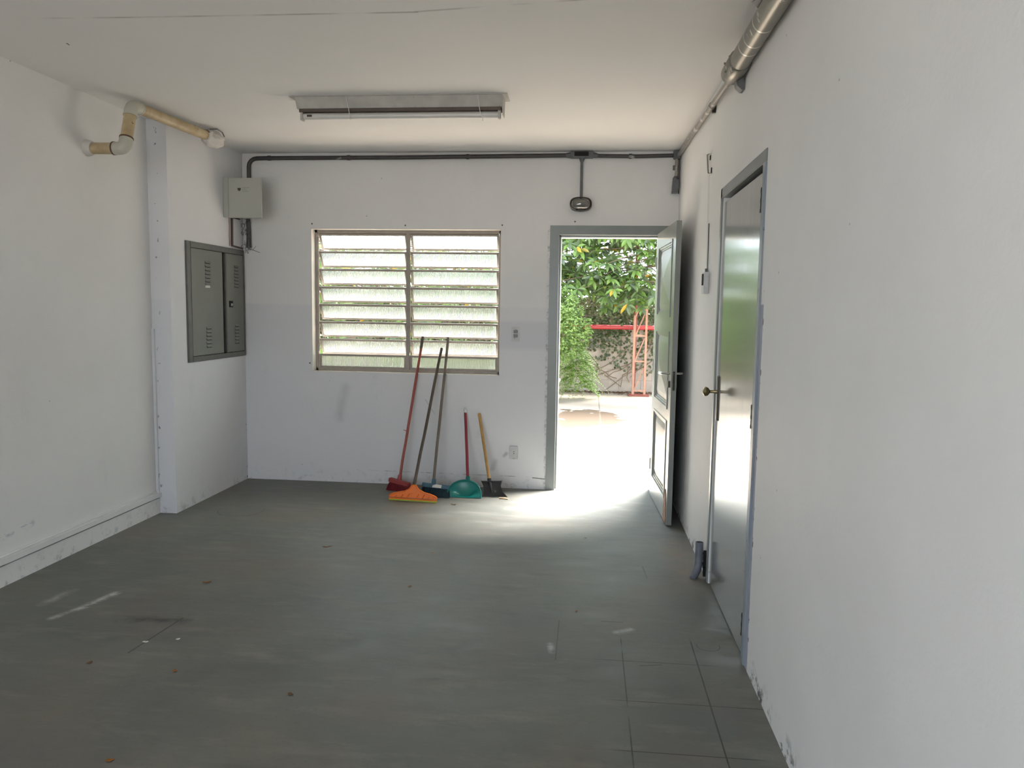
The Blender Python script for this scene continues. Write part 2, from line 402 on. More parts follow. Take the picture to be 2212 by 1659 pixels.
class MB:
    def __init__(s): s.bm = bmesh.new()
    def box(s, lo, hi, rot=None, piv=None):
        lo = V(lo); hi = V(hi)
        vs = [V((x, y, z)) for x in (lo.x, hi.x) for y in (lo.y, hi.y) for z in (lo.z, hi.z)]
        if rot is not None:
            p = V(piv) if piv is not None else (lo+hi)/2
            vs = [rot @ (v-p)+p for v in vs]
        b = [s.bm.verts.new(v) for v in vs]
        for f in ((0, 1, 3, 2), (4, 6, 7, 5), (0, 4, 5, 1), (2, 3, 7, 6), (0, 2, 6, 4), (1, 5, 7, 3)):
            s.bm.faces.new([b[i] for i in f])
        return s
    def hexa(s, pts):
        """8 points: bottom 4 then top 4"""
        b = [s.bm.verts.new(p) for p in pts]
        for f in ((3, 2, 1, 0), (4, 5, 6, 7), (0, 1, 5, 4), (1, 2, 6, 5), (2, 3, 7, 6), (3, 0, 4, 7)):
            s.bm.faces.new([b[i] for i in f])
        return s
    def tube(s, pts, r, seg=12, caps=True):
        pts = [V(p) for p in pts]
        rs = r if isinstance(r, (list, tuple)) else [r]*len(pts)
        rings = []; prev = None
        for i, p in enumerate(pts):
            if i == 0: d = pts[1]-p
            elif i == len(pts)-1: d = p-pts[i-1]
            else: d = (pts[i+1]-p).normalized()+(p-pts[i-1]).normalized()
            d.normalize()
            if prev is None:
                a = V((0, 0, 1)) if abs(d.z) < .9 else V((1, 0, 0))
                u = d.cross(a).normalized()
            else:
                u = (prev-d*prev.dot(d)).normalized()
            prev = u; w = d.cross(u)
            rings.append([s.bm.verts.new(p+(u*math.cos(2*PI*k/seg)+w*math.sin(2*PI*k/seg))*rs[i]) for k in range(seg)])
        for a, b in zip(rings, rings[1:]):
            for k in range(seg): s.bm.faces.new((a[k], a[(k+1) % seg], b[(k+1) % seg], b[k]))
        if caps:
            s.bm.faces.new(list(reversed(rings[0]))); s.bm.faces.new(rings[-1])
        return s
    def lathe(s, c, axis, prof, seg=24, sx=1.0, u=None):
        """prof: list of (dist along axis, radius); sx scales the first radial axis"""
        c = V(c); axis = V(axis).normalized()
        if u is None: u = axis.cross(V((0, 0, 1)) if abs(axis.z) < .9 else V((1, 0, 0))).normalized()
        else: u = V(u)
        w = axis.cross(u); rings = []
        for h, r in prof:
            r = max(r, 1e-5)
            rings.append([s.bm.verts.new(c+axis*h+u*math.cos(2*PI*k/seg)*r*sx+w*math.sin(2*PI*k/seg)*r) for k in range(seg)])
        for a, b in zip(rings, rings[1:]):
            for k in range(seg): s.bm.faces.new((a[k], a[(k+1) % seg], b[(k+1) % seg], b[k]))
        s.bm.faces.new(list(reversed(rings[0]))); s.bm.faces.new(rings[-1])
        return s
    def poly(s, pts):
        s.bm.faces.new([s.bm.verts.new(p) for p in pts]); return s
    def prism(s, pts, d):
        """closed outline pts extruded by vector d"""
        d = V(d); a = [s.bm.verts.new(p) for p in pts]; b = [s.bm.verts.new(V(p)+d) for p in pts]; n = len(a)
        s.bm.faces.new(list(reversed(a))); s.bm.faces.new(b)
        for k in range(n): s.bm.faces.new((a[k], a[(k+1) % n], b[(k+1) % n], b[k]))
        return s
    def build(s, name, mat, parent=None, smooth=False, bevel=0, label=None, solid=0):
        if bevel:
            s.bm.normal_update()
            bmesh.ops.bevel(s.bm, geom=list(s.bm.edges), offset=bevel, segments=2, affect='EDGES', clamp_overlap=True)
        bmesh.ops.recalc_face_normals(s.bm, faces=s.bm.faces)
        me = bpy.data.meshes.new(name)
        if parent is not None:
            off = world_origin(parent)
        else:
            xs = [v.co for v in s.bm.verts]
            lo = V([min(p[i] for p in xs) for i in range(3)]); hi = V([max(p[i] for p in xs) for i in range(3)])
            off = V(((lo.x+hi.x)/2, (lo.y+hi.y)/2, lo.z))
        for v in s.bm.verts: v.co -= off
        s.bm.to_mesh(me); s.bm.free()
        if smooth:
            for p in me.polygons: p.use_smooth = True
            try: me.set_sharp_from_angle(angle=math.radians(40))
            except Exception: pass
        me.materials.append(M[mat])
        o = bpy.data.objects.new(name, me); COL.objects.link(o)
        if parent is not None: o.parent = parent
        else: o.location = off
        if label: o['label'] = label
        if solid:
            md = o.modifiers.new('solid', 'SOLIDIFY'); md.thickness = solid; md.offset = 0
        return o

def thing(name, label, cat, loc, group=None):
    o = bpy.data.objects.new(name, None); COL.objects.link(o); o.location = loc
    o.empty_display_size = .05
    o['label'] = label; o['category'] = cat
    if group: o['group'] = group
    return o
def tag(o, label, cat, group=None, kind=None):
    o['label'] = label; o['category'] = cat
    if group: o['group'] = group
    if kind: o['kind'] = kind
    return o
def struct(o, label=None):
    o['kind'] = 'structure'
    if label: o['label'] = label
    return o
def empty_struct(name, loc, label):
    o = bpy.data.objects.new(name, None); COL.objects.link(o); o.location = loc; o.empty_display_size = .05
    return struct(o, label)

def wall_grid(mb, us, zs, holes, P, th):
    """wall slab with rectangular holes. P(u, z, d) -> point; d 0..th"""
    nu, nz = len(us)-1, len(zs)-1
    solid = lambda i, j: 0 <= i < nu and 0 <= j < nz and not any(h[0]-1e-6 <= us[i] and us[i+1] <= h[1]+1e-6 and h[2]-1e-6 <= zs[j] and zs[j+1] <= h[3]+1e-6 for h in holes)
    for i in range(nu):
        for j in range(nz):
            if not solid(i, j): continue
            a, b, c_, d = us[i], us[i+1], zs[j], zs[j+1]
            mb.poly([P(a, c_, 0), P(b, c_, 0), P(b, d, 0), P(a, d, 0)])
            mb.poly([P(a, c_, th), P(a, d, th), P(b, d, th), P(b, c_, th)])
            if not solid(i-1, j): mb.poly([P(a, c_, 0), P(a, d, 0), P(a, d, th), P(a, c_, th)])
            if not solid(i+1, j): mb.poly([P(b, c_, 0), P(b, c_, th), P(b, d, th), P(b, d, 0)])
            if not solid(i, j-1): mb.poly([P(a, c_, 0), P(a, c_, th), P(b, c_, th), P(b, c_, 0)])
            if not solid(i, j+1): mb.poly([P(a, d, 0), P(b, d, 0), P(b, d, th), P(a, d, th)])
    bmesh.ops.remove_doubles(mb.bm, verts=mb.bm.verts, dist=1e-5)

# ------------------------------------------------------------------ room shell
XR, XB, XN, H, YP, YREAR = .686, -2.857, -2.998, 2.71, -1.136, -8.8
WX0, WX1, WZ0, WZ1 = -2.280, -.706, .930, 2.108     # window opening
DX0, DX1, DZ = -.314, .620, 2.139                   # outer line of the door frame

b = MB(); b.box((XN-.15, YREAR-.15, -.12), (XR+.15, .15, 0)); struct(b.build('floor', 'floor'), 'worn grey green painted concrete floor')
b = MB(); b.box((XN-.15, YREAR-.15, H), (XR+.15, .15, H+.15)); struct(b.build('ceiling', 'ceiling'), 'off white plastered ceiling')
b = MB()
wall_grid(b, [XN-.15, WX0, WX1, DX0, DX1, XR+.15], [0, WZ0, WZ1, DZ, H], [(WX0, WX1, WZ0, WZ1), (DX0, DX1, 0, DZ)], lambda u, z, d: V((u, d, z)), .15)
struct(b.build('wall_back', 'wall_back'), 'white plastered end wall with louvred window and open door')
# left wall: near stretch set back, pillar nib, farther bay with a recess for the electrical cabinet
b = MB()
wall_grid(b, [YREAR, -8.5, -6.7, 0], [0, .9, 2.4, H], [(-8.5, -6.7, .9, 2.4)], lambda u, z, d: V((XN-d, u, z)), .15)  # unseen side opening added behind the camera to let in daylight
struct(b.build('wall_left', 'wall_left'), 'white left wall, near stretch')
b = MB()
wall_grid(b, [YP, -.935, -.012, 0], [0, 1.052, 1.925, H], [(-.935, -.012, 1.052, 1.925)], lambda u, z, d: V((XB-d, u, z)), XB-XN)
struct(b.build('wall_left_bay', 'pillar'), 'thicker bay of the left wall beyond the pillar edge')
b = MB()
wall_grid(b, [YREAR, -2.97, -2.03, 0], [0, 2.075, H], [(-2.97, -2.03, 0, 2.075)], lambda u, z, d: V((XR+d, u, z)), .15)
b.box((XR+.151, YREAR, 0), (XR+.17, 0, H))  # unseen backing slab added so no light leaks in round the door
struct(b.build('wall_right', 'wall_right'), 'white right wall with inner door')
b = MB()
wall_grid(b, [XN-.15, -2.85, -.2, XR+.15], [0, 2.6, H], [(-2.85, -.2, 0, 2.6)], lambda u, z, d: V((u, YREAR-d, z)), .15)  # unseen gateway added behind the camera so daylight fills the room
struct(b.build('wall_rear', 'wall'), 'rear wall behind the viewer with a wide gateway added for light')

# skirting ledge along the near left wall
b = MB()
b.box((XN, -6.5, 0), (XN+.020, YP, .108))
b.box((XN, -6.5, .120), (XN+.034, YP, .148)); b.box((XN, -6.5, .150), (XN+.006, YP, .158))
struct(b.build('baseboard_left', 'wall'), 'painted skirting and ledge at the foot of the left wall')
# cable chase on the pillar face
b = MB(); b.box((-2.998, YP-.014, .14), (-2.978, YP, 1.30)); b.box((-2.998, YP-.006, 1.30), (-2.93, YP, 1.306))
struct(b.build('trim_1', 'pillar', bevel=.002), 'narrow painted cable cover in the pillar corner')

# ------------------------------------------------------------------ window
win = empty_struct('window_1', (-1.49, .09, WZ0), 'louvred window with ribbed glass in a taupe metal frame')
b = MB()
b.box((WX0, .0, WZ1-.004), (WX1, .10, WZ1)); b.box((WX0, .0, WZ0), (WX1, .10, WZ0+.004))
b.box((WX0, .0, WZ0), (WX0+.004, .10, WZ1)); b.box((WX1-.004, .0, WZ0), (WX1, .10, WZ1))
b.build('window_reveal', 'reveal', win)
FX0, FX1, FZ0, FZ1 = WX0+.004, WX1-.004, WZ0+.004, WZ1-.004
b = MB()
b.box((FX0, .085, FZ0), (FX0+.022, .125, FZ1)); b.box((FX1-.022, .085, FZ0), (FX1, .125, FZ1))
b.box((FX0, .085, FZ1-.022), (FX1, .125, FZ1)); b.box((FX0, .085, FZ0), (FX1, .125, FZ0+.022))
b.build('window_frame', 'alu', win, bevel=.002)
XM = -1.488
b = MB(); b.box((XM-.014, .082, FZ0+.02), (XM+.014, .125, FZ1-.02)); b.build('mullion', 'alu', win, bevel=.002)
b = MB()                                   # actuating rods with their joints
for xx in (FX0+.030, XM+.020):
    b.tube([(xx, .078, 1.10), (xx, .078, 2.05)], .004, 8)
    for k in range(7): b.box((xx-.006, .070, 1.165+.1450*k), (xx+.006, .092, 1.178+.1450*k))
b.build('louver_rod', 'alu', win)
tops = [2.078-.1460*k for k in range(7)]
def louver(x0, x1, zt, tilt, h):
    """tilting frame: top edge at y .10, bottom edge pushed outwards"""
    th = .016; w = .017
    R = Matrix.Rotation(tilt, 3, 'X')
    piv = V((0, .105, zt))
    def T(x, u, d): return V((x, 0, 0))+V((0, piv.y, piv.z))+R @ V((0, d, -u))
    def bx(mb, xa, xb, u0, u1, d0, d1):
        mb.hexa([T(xa, u1, d0), T(xb, u1, d0), T(xb, u1, d1), T(xa, u1, d1), T(xa, u0, d0), T(xb, u0, d0), T(xb, u0, d1), T(xa, u0, d1)])
    f = MB()
    bx(f, x0, x1, 0, w, -th/2, th/2); bx(f, x0, x1, h-w, h, -th/2, th/2)
    bx(f, x0, x0+w, w, h-w, -th/2, th/2); bx(f, x1-w, x1, w, h-w, -th/2, th/2)
    fr = f.build('louver_frame', 'alu', win, bevel=.0015)
    g = MB(); bx(g, x0+w*.7, x1-w*.7, w*.7, h-w*.7, -.002, .002)
    g.build('glass_pane', 'ribglass', fr)
for (xa, xb) in ((FX0+.026, XM-.016), (XM+.016, FX1-.026)):
    for zt in tops: louver(xa, xb, zt, math.radians(31), .150)
    louver(xa, xb, 1.074, 0, .118)

# ------------------------------------------------------------------ back door: frame and open panelled leaf
d1 = empty_struct('door_1', (.12, 0, 0), 'open grey panelled door and its grey frame')
b = MB()
b.prism([(DX0, -.008, 0), (DX0+.072, -.008, 0), (DX0+.072, .05, 0), (DX0+.082, .05, 0), (DX0+.082, .145, 0), (DX0, .145, 0)], (0, 0, DZ-.072))
b.prism([(DX1, -.008, 0), (DX1, .145, 0), (DX1-.082, .145, 0), (DX1-.082, .05, 0), (DX1-.072, .05, 0), (DX1-.072, -.008, 0)], (0, 0, DZ-.072))
b.box((DX0, -.008, DZ-.072), (DX1, .145, DZ)); b.box((DX0+.072, .05, DZ-.082), (DX1-.072, .145, DZ-.072))
b.build('door_frame', 'frame_paint', d1)
b = MB()  # white strips paint the highlight on the inner jamb and head
b.box((DX0+.082, .06, 0), (DX0+.088, .15, DZ-.082)); b.box((DX0+.082, .06, DZ-.088), (DX1-.082, .15, DZ-.082))
b.build('frame_highlight', 'white', d1, label='inner edge of the frame painted white for its highlight')
# leaf: local s along the leaf from the hinge, t towards the wall, both in plan
o0 = V((.529, -.012, 0)); sd = V((.568-.5315, -.942+.106, 0)).normalized(); td = V((-sd.y, sd.x, 0))
L = .932; TH = .036; ZB = .008; ZT = 2.073
def lp(s_, t_, z_): return o0+sd*s_+td*t_+V((0, 0, z_))
def lbox(mb, s0, s1, t0, t1, z0, z1):
    mb.hexa([lp(s0, t0, z0), lp(s1, t0, z0), lp(s1, t1, z0), lp(s0, t1, z0), lp(s0, t0, z1), lp(s1, t0, z1), lp(s1, t1, z1), lp(s0, t1, z1)])
b = MB()
panels = [(1.435, 1.965), (.795, 1.335), (.165, .715)]
S0, S1 = .12, L-.135
ss = [0, S0, S1, L]; zz = [ZB]+sorted([q for p in panels for q in p])+[ZT]
for i in range(3):
    for j in range(len(zz)-1):
        if i == 1 and j in (1, 3, 5): continue
        lbox(b, ss[i], ss[i+1], 0, TH, zz[j], zz[j+1])
leaf = b.build('door_leaf', 'door_paint', d1)
for z0, z1 in panels:
    m_ = MB()
    # stepped moulding around the panel
    for k, (ins, dp, wd) in enumerate(((0, -.006, .016), (.016, .003, .014), (.030, .010, .012))):
        a0, a1, c0, c1 = S0+ins, S1-ins, z0+ins, z1-ins
        for q in ((a0, a1, c0, c0+wd), (a0, a1, c1-wd, c1), (a0, a0+wd, c0+wd, c1-wd), (a1-wd, a1, c0+wd, c1-wd)):
            lbox(m_, q[0], q[1], dp, .028, q[2], q[3])
    mo = m_.build('panel_moulding', 'door_paint', leaf)
    p = MB()
    a0, a1, c0, c1 = S0+.042, S1-.042, z0+.042, z1-.042
    # raised field, pyramid shaped
    fa0, fa1, fc0, fc1 = a0+.045, a1-.045, c0+.045, c1-.045
    cs, cz = (a0+a1)/2, (c0+c1)/2
    base = [lp(a0, .016, c0), lp(a1, .016, c0), lp(a1, .016, c1), lp(a0, .016, c1)]
    mid = [lp(fa0, .006, fc0), lp(fa1, .006, fc0), lp(fa1, .006, fc1), lp(fa0, .006, fc1)]
    bk = [lp(a0, .030, c0), lp(a1, .030, c0), lp(a1, .030, c1), lp(a0, .030, c1)]
    tip = lp(cs, -.016, cz)
    for k in range(4):
        n_ = (k+1) % 4
        p.poly([base[k], base[n_], mid[n_], mid[k]]); p.poly([mid[k], mid[n_], tip]); p.poly([bk[k], bk[n_], base[n_], base[k]])
    p.poly(bk)
    bmesh.ops.remove_doubles(p.bm, verts=p.bm.verts, dist=1e-5)
    p.build('door_panel', 'door_paint', leaf)
b = MB()
b.tube([lp(L-.06, -.002, 1.051), lp(L-.06, -.052, 1.051), lp(L-.085, -.060, 1.051), lp(L-.17, -.060, 1.049)], [.009, .009, .010, .009], 12)
b.tube([lp(L-.06, TH+.002, 1.051), lp(L-.06, TH+.042, 1.051), lp(L-.085, TH+.048, 1.051), lp(L-.14, TH+.048, 1.049)], [.009, .009, .010, .009], 12)
b.build('door_handle', 'chrome', leaf, smooth=True, label='chrome lever handles')
b = MB()
lbox(b, L-.085, L-.045, -.012, 0, .955, 1.0); lbox(b, L-.085, L-.045, TH, TH+.010, .955, 1.0)
lbox(b, L-.012, L+.0015, .010, .026, .94, 1.07); lbox(b, L, L+.009, .012, .024, .965, .985); lbox(b, L, L+.007, .012, .024, 1.04, 1.056)
b.build('door_lock', 'dark_metal', leaf, bevel=.001, label='worn metal lock plate and bolts')
b = MB()
rp_ = [(L-.155, .010), (L-.03, .010), (L-.028, .12), (L-.045, .20), (L-.075, .245), (L-.10, .23), (L-.125, .17), (L-.15, .10)]
b.prism([lp(s_, -.004, z_) for s_, z_ in rp_], tuple(td*.005))
b.build('rot_patch', 'rot', leaf, label='peeled patch of rotten wood at the lower corner')
b = MB()
for z_ in (.25, 1.05, 1.85): b.tube([lp(-.004, .0, z_-.045), lp(-.004, .0, z_+.045)], .007, 10)
b.build('hinge', 'frame_paint', leaf, smooth=True)

# ------------------------------------------------------------------ inner door on the right wall
d2 = empty_struct('door_2', (XR, -2.5, 0), 'closed glossy grey inner door in a blue grey frame')
YF0, YF1 = -3.005, -1.985      # near and far outer lines
b = MB()
b.box((XR-.007, YF1-.040, 0), (XR+.10, YF1, 2.115)); b.box((XR-.007, YF0, 2.062), (XR+.10, YF1, 2.115))
b.build('door_frame', 'frame_paint', d2, bevel=.003, label='grey far jamb and head')
b = MB(); b.box((XR-.007, YF0, 0), (XR+.10, YF0+.050, 2.062))
b.build('door_jamb', 'blue_frame', d2, bevel=.003, label='blue grey near jamb, paint flaking')
b = MB(); b.box((XR+.006, YF0+.054, .006), (XR+.045, YF1-.044, 2.038)); leaf2 = b.build('door_leaf', 'inner_door', d2, bevel=.002)
b = MB(); b.box((XR+.048, YF0+.03, 0), (XR+.09, YF1-.03, 2.11)); b.build('dark_gap_backing', 'black', d2)  # black sheet painting the shade in the gaps round the leaf
yk = YF1-.044-.045
b = MB(); b.box((XR-.002, yk-.018, .90), (XR+.0055, yk+.018, 1.14)); b.build('escutcheon', 'dark_metal', leaf2, bevel=.004)
b = MB(); b.lathe((XR-.002, yk, 1.055), (-1, 0, 0), [(0, .012), (.006, .008), (.035, .008), (.04, .014), (.046, .022), (.058, .026), (.066, .022), (.072, .010), (.074, .001)], 20)
b.build('door_knob', 'brass', leaf2, smooth=True, label='small round brass knob')
for z_ in (1.92, 1.045, .16):
    b = MB()
    b.tube([(XR-.002, YF0+.056, z_-.05), (XR-.002, YF0+.056, z_+.05)], .007, 10)
    for k in range(3): b.box((XR-.010, YF0+.050, z_-.05+.04*k), (XR+.004, YF0+.060, z_-.035+.04*k))
    b.build('hinge', 'dark_metal', leaf2)

# ------------------------------------------------------------------ fluorescent light
fl = thing('fluorescent_light', 'long dusty fluorescent batten with one unlit tube on the ceiling', 'ceiling light', (-1.157, -1.56, 2.62))
FXa, FXb, FY = -1.765, -.525, -1.56
b = MB()
b.prism([(FXa, FY-.075, H), (FXa, FY+.075, H), (FXa, FY+.045, H-.062), (FXa, FY-.035, H-.062)], (FXb-FXa, 0, 0)); b.build('housing', 'fixture', fl)
b = MB()
b.box((FXa-.03, FY-.085, H-.004), (FXb+.03, FY+.085, H-.0005)); b.build('back_plate', 'fixture', fl)
b = MB(); b.box((FXa+.01, FY-.028, H-.080), (FXb-.01, FY+.040, H-.062)); b.build('tube_tray', 'fixture_dark', fl)
b = MB(); b.tube([(FXa+.03, FY+.0, H-.100), (FXb-.03, FY+.0, H-.100)], .018, 20); tb = b.build('tube', 'tube_glass', fl, smooth=True, label='white glass tube')
b = MB(); b.box((FXa+.055, FY-.0195, H-.106), (FXa+.085, FY-.0165, H-.094)); b.build('printed_mark', 'ink', tb)
for xx in (FXa+.012, FXb-.030):
    b = MB(); b.box((xx, FY-.020, H-.125), (xx+.016, FY+.020, H-.062)); b.build('lamp_holder', 'fixture', fl, bevel=.003)
b = MB(); b.prism([(FXb, FY-.075, H), (FXb, FY+.075, H), (FXb, FY+.045, H-.11), (FXb, FY-.035, H-.11)], (.003, 0, 0)); b.build('end_plate', 'fixture', fl)
for xx, e in ((-1.45, 0), (-.665, .014)):
    b = MB(); b.tube([(xx, FY-.078, H-.002), (xx+.003, FY-.038, H-.064), (xx+.004+e*.3, FY-.022, H-.100), (xx+.006+e, FY-.010, H-.122), (xx+.006+e, FY+.0, H-.135 if e else H-.122)], .0018, 6)
    b.build('tie_wire', 'white', fl)

# ------------------------------------------------------------------ surface conduit on the back wall
cd = thing('conduit_run', 'dark grey electrical conduit along the top of the back wall', 'conduit', (-1.1, -.02, 2.65))
b = MB()
el = [(-2.79, -.022, 2.50), (-2.79, -.022, 2.60)]+[(-2.79+.07*(1-math.cos(a)), -.022, 2.60+.066*math.sin(a)) for a in (PI/8, PI/4, 3*PI/8, PI/2)]
b.tube(el+[(-2.60, -.020, 2.668), (-1.6, -.020, 2.668), (-.20, -.020, 2.678)], .0165, 14)
b.build('pipe', 'conduit', cd, smooth=True)
b = MB(); b.tube([(.02, -.020, 2.674), (.35, -.020, 2.668), (.63, -.020, 2.674)], .015, 14); b.build('pipe', 'conduit', cd, smooth=True)
for xx, zz_ in ((-2.615, 2.668), (-1.95, 2.668), (-.98, 2.672), (.30, 2.669)):
    b = MB(); b.tube([(xx-.012, -.02, zz_), (xx+.012, -.02, zz_)], .020, 14); b.build('coupling', 'conduit', cd, smooth=True)
b = MB(); b.box((-.165, -.050, 2.655), (.010, -.001, 2.706)); b.tube([(-.20, -.020, 2.678), (-.163, -.022, 2.680)], [.019, .024], 14); b.tube([(.008, -.022, 2.680), (.045, -.020, 2.674)], [.024, .018], 14)
body = b.build('conduit_body', 'conduit_body', cd, bevel=.002)
b = MB(); b.box((-.135, -.054, 2.668), (-.025, -.050, 2.700)); b.build('cover', 'black', body)
b = MB(); b.tube([(-.077, -.026, 2.655), (-.077, -.026, 2.628)], [.022, .014], 14); b.build('outlet_spout', 'conduit_body', body, smooth=True)

# bulkhead light hanging from it
bl = thing('hanging_bulkhead_light', 'small oval bulkhead light on a straight stem above the open door', 'light', (-.077, -.026, 2.24))
b = MB(); b.tube([(-.077, -.026, 2.64), (-.076, -.026, 2.345)], .0105, 12); b.build('stem', 'conduit_body', bl, smooth=True)
b = MB()
def oval(cx, cz, a, bb, n=2.6, N=40):
    r_ = []
    for k in range(N):
        an = 2*PI*k/N; ct, st = math.cos(an), math.sin(an)
        r_.append((cx+a*abs(ct)**(2/n)*(1 if ct >= 0 else -1), cz+bb*abs(st)**(2/n)*(1 if st >= 0 else -1)))
    return r_
ou = oval(-.077, 2.300, .086, .054); inn = oval(-.077, 2.300, .077, .045)
b.prism([(x_, -.045, z_) for x_, z_ in ou], (0, .045, 0))
bmr = b.bm
b.build('housing', 'dark_metal', bl, smooth=True)
b = MB()
vs_o = [b.bm.verts.new((x_, -.062, z_)) for x_, z_ in ou]; vs_i = [b.bm.verts.new((x_, -.064, z_)) for x_, z_ in inn]
vb_o = [b.bm.verts.new((x_, -.045, z_)) for x_, z_ in ou]; vb_i = [b.bm.verts.new((x_, -.046, z_)) for x_, z_ in inn]
N = len(ou)
for k in range(N):
    n_ = (k+1) % N
    b.bm.faces.new((vs_o[k], vs_o[n_], vs_i[n_], vs_i[k])); b.bm.faces.new((vs_o[k], vb_o[k], vb_o[n_], vs_o[n_]))
    b.bm.faces.new((vs_i[k], vs_i[n_], vb_i[n_], vb_i[k])); b.bm.faces.new((vb_o[k], vb_i[k], vb_i[n_], vb_o[n_]))
b.build('rim', 'dark_metal', bl, smooth=True)
b = MB()
rings = []
for f_, yy in ((1, -.058), (.9, -.078), (.7, -.093), (.4, -.101), (.02, -.103)):
    rings.append([b.bm.verts.new((-.077+(x_+.077)*f_, yy, 2.30+(z_-2.30)*f_)) for x_, z_ in inn])
for a_, c_ in zip(rings, rings[1:]):
    for k in range(N): b.bm.faces.new((a_[k], a_[(k+1) % N], c_[(k+1) % N], c_[k]))
b.bm.faces.new(rings[-1]); b.bm.faces.new(list(reversed(rings[0])))
b.build('glass_globe', 'lampglass', bl, smooth=True)
b = MB(); b.lathe((-.077, -.038, 2.262), (0, 0, -1), [(0, .045), (.010, .045), (.016, .030), (.020, .010)], 20); b.build('clamp', 'dark_metal', bl, smooth=True)
b = MB(); b.lathe((-.077, -.030, 2.340), (0, 0, 1), [(0, .036), (.012, .028), (.016, .014)], 20)
b.build('clamp', 'dark_metal', bl, smooth=True)

# ------------------------------------------------------------------ conduit drop in the right corner
cc_ = thing('conduit_drop', 'short grey conduit drop with end fitting in the right back corner', 'conduit', (.65, -.03, 2.38))
b = MB(); b.box((.628, -.052, 2.645), (.684, -.002, 2.708)); b.build('corner_box', 'conduit_body', cc_, bevel=.004)
b = MB(); b.tube([(.655, -.028, 2.645), (.655, -.028, 2.50)], .013, 12); b.build('pipe', 'galv', cc_, smooth=True)
b = MB(); b.box((.628, -.020, 2.565), (.684, -.001, 2.600)); b.build('clamp', 'conduit_body', cc_, bevel=.001)
b = MB(); b.tube([(.652, -.03, 2.515), (.650, -.03, 2.495), (.650, -.03, 2.488)], [.014, .024, .024], 14); b.prism([(.628, -.055, 2.488), (.672, -.055, 2.488), (.676, -.055, 2.42), (.664, -.055, 2.385), (.622, -.055, 2.385)], (0, .050, 0))
b.build('end_fitting', 'conduit_body', cc_)
b = MB(); b.box((.674, -.012, 2.385), (.682, -.001, 2.66)); b.build('cable', 'wire_brown', cc_)

# small bare conduit along right wall top
sp_ = thing('small_conduit', 'thin paint splashed conduit running to the corner on right wall', 'conduit', (.662, -1.4, 2.62))
b = MB(); b.tube([(.668, -.05, 2.672), (.664, -.9, 2.648), (.660, -1.75, 2.615), (.652, -2.34, 2.582)], .0155, 14); b.build('pipe', 'galv', sp_, smooth=True)
b = MB(); b.tube([(.660, -1.62, 2.619), (.660, -1.69, 2.617)], .0195, 14); b.build('coupling', 'galv', sp_, smooth=True)
b = MB(); b.box((.664, -1.66, 2.585), (XR-.001, -1.64, 2.628)); b.build('clip', 'dark_metal', sp_)
# large pipe
bp_ = thing('large_steel_pipe', 'thick grey steel pipe with white paint drips, top of right wall', 'pipe', (.635, -4.5, 2.55))
b = MB(); b.tube([(.637, -2.60, 2.570), (.634, -7.5, 2.556)], .045, 28); b.build('pipe', 'bigpipe', bp_, smooth=True)
b = MB(); b.tube([(.642, -2.33, 2.578), (.640, -2.37, 2.574), (.638, -2.41, 2.572), (.637, -2.61, 2.570), (.637, -2.615, 2.570)], [.020, .038, .051, .051, .047], 28)
for an in (2.2, 2.9, 3.6): b.tube([(.637+math.cos(an)*.049, -2.52, 2.571+math.sin(an)*.049), (.637+math.cos(an)*.058, -2.52, 2.571+math.sin(an)*.058)], .005, 8)
b.build('coupling', 'bigpipe', bp_, smooth=True)
b = MB(); b.prism([(.640, -2.42, 2.55), (XR-.001, -2.42, 2.55), (XR-.001, -2.42, 2.480), (.672, -2.42, 2.480), (.650, -2.42, 2.50)], (0, -.06, 0)); b.build('wall_bracket', 'conduit_body', bp_, bevel=.002)
b = MB(); b.prism([(.60, -3.12, 2.595), (.57, -3.16, 2.60), (.60, -3.30, 2.595)], (0, 0, .006)); b.box((.598, -3.26, 2.595), (.612, -3.20, 2.708)); b.build('ceiling_bracket', 'conduit_body', bp_)

# ------------------------------------------------------------------ right wall small things
k_ = thing('metal_clip', 'small bent metal clip high on the right wall', 'clip', (.68, -1.55, 2.32))
b = MB(); b.prism([(XR, -1.475, 2.395), (XR-.020, -1.50, 2.385), (XR-.020, -1.56, 2.265), (XR, -1.60, 2.255), (XR, -1.57, 2.262), (XR-.013, -1.55, 2.272), (XR-.013, -1.51, 2.375)], (0, -.02, 0)); b.build('bracket', 'galv', k_)
b = MB(); b.box((XR-.004, -1.545, 2.35), (XR-.001, -1.52, 2.375)); b.build('screw_slot', 'black', k_)
b = MB(); b.box((XR-.004, -1.60, 2.268), (XR-.001, -1.58, 2.295)); b.build('screw_slot', 'black', k_)
k_ = thing('switch_box', 'small broken grey switch box with a wire above it, right wall', 'switch', (.67, -1.6, 1.58))
b = MB(); b.box((XR-.030, -1.665, 1.575), (XR-.001, -1.575, 1.70)); b.build('box', 'plate', k_, bevel=.003)
b = MB(); b.box((XR-.034, -1.640, 1.625), (XR-.029, -1.595, 1.69)); b.build('rocker', 'black', k_)
b = MB(); b.tube([(XR-.008, -1.63, 1.70), (XR-.006, -1.61, 1.85), (XR-.004, -1.59, 1.98)], .0035, 8); b.tube([(XR-.012, -1.60, 1.70), (XR-.012, -1.60, 1.722)], .006, 8); b.build('wire', 'conduit_body', k_)

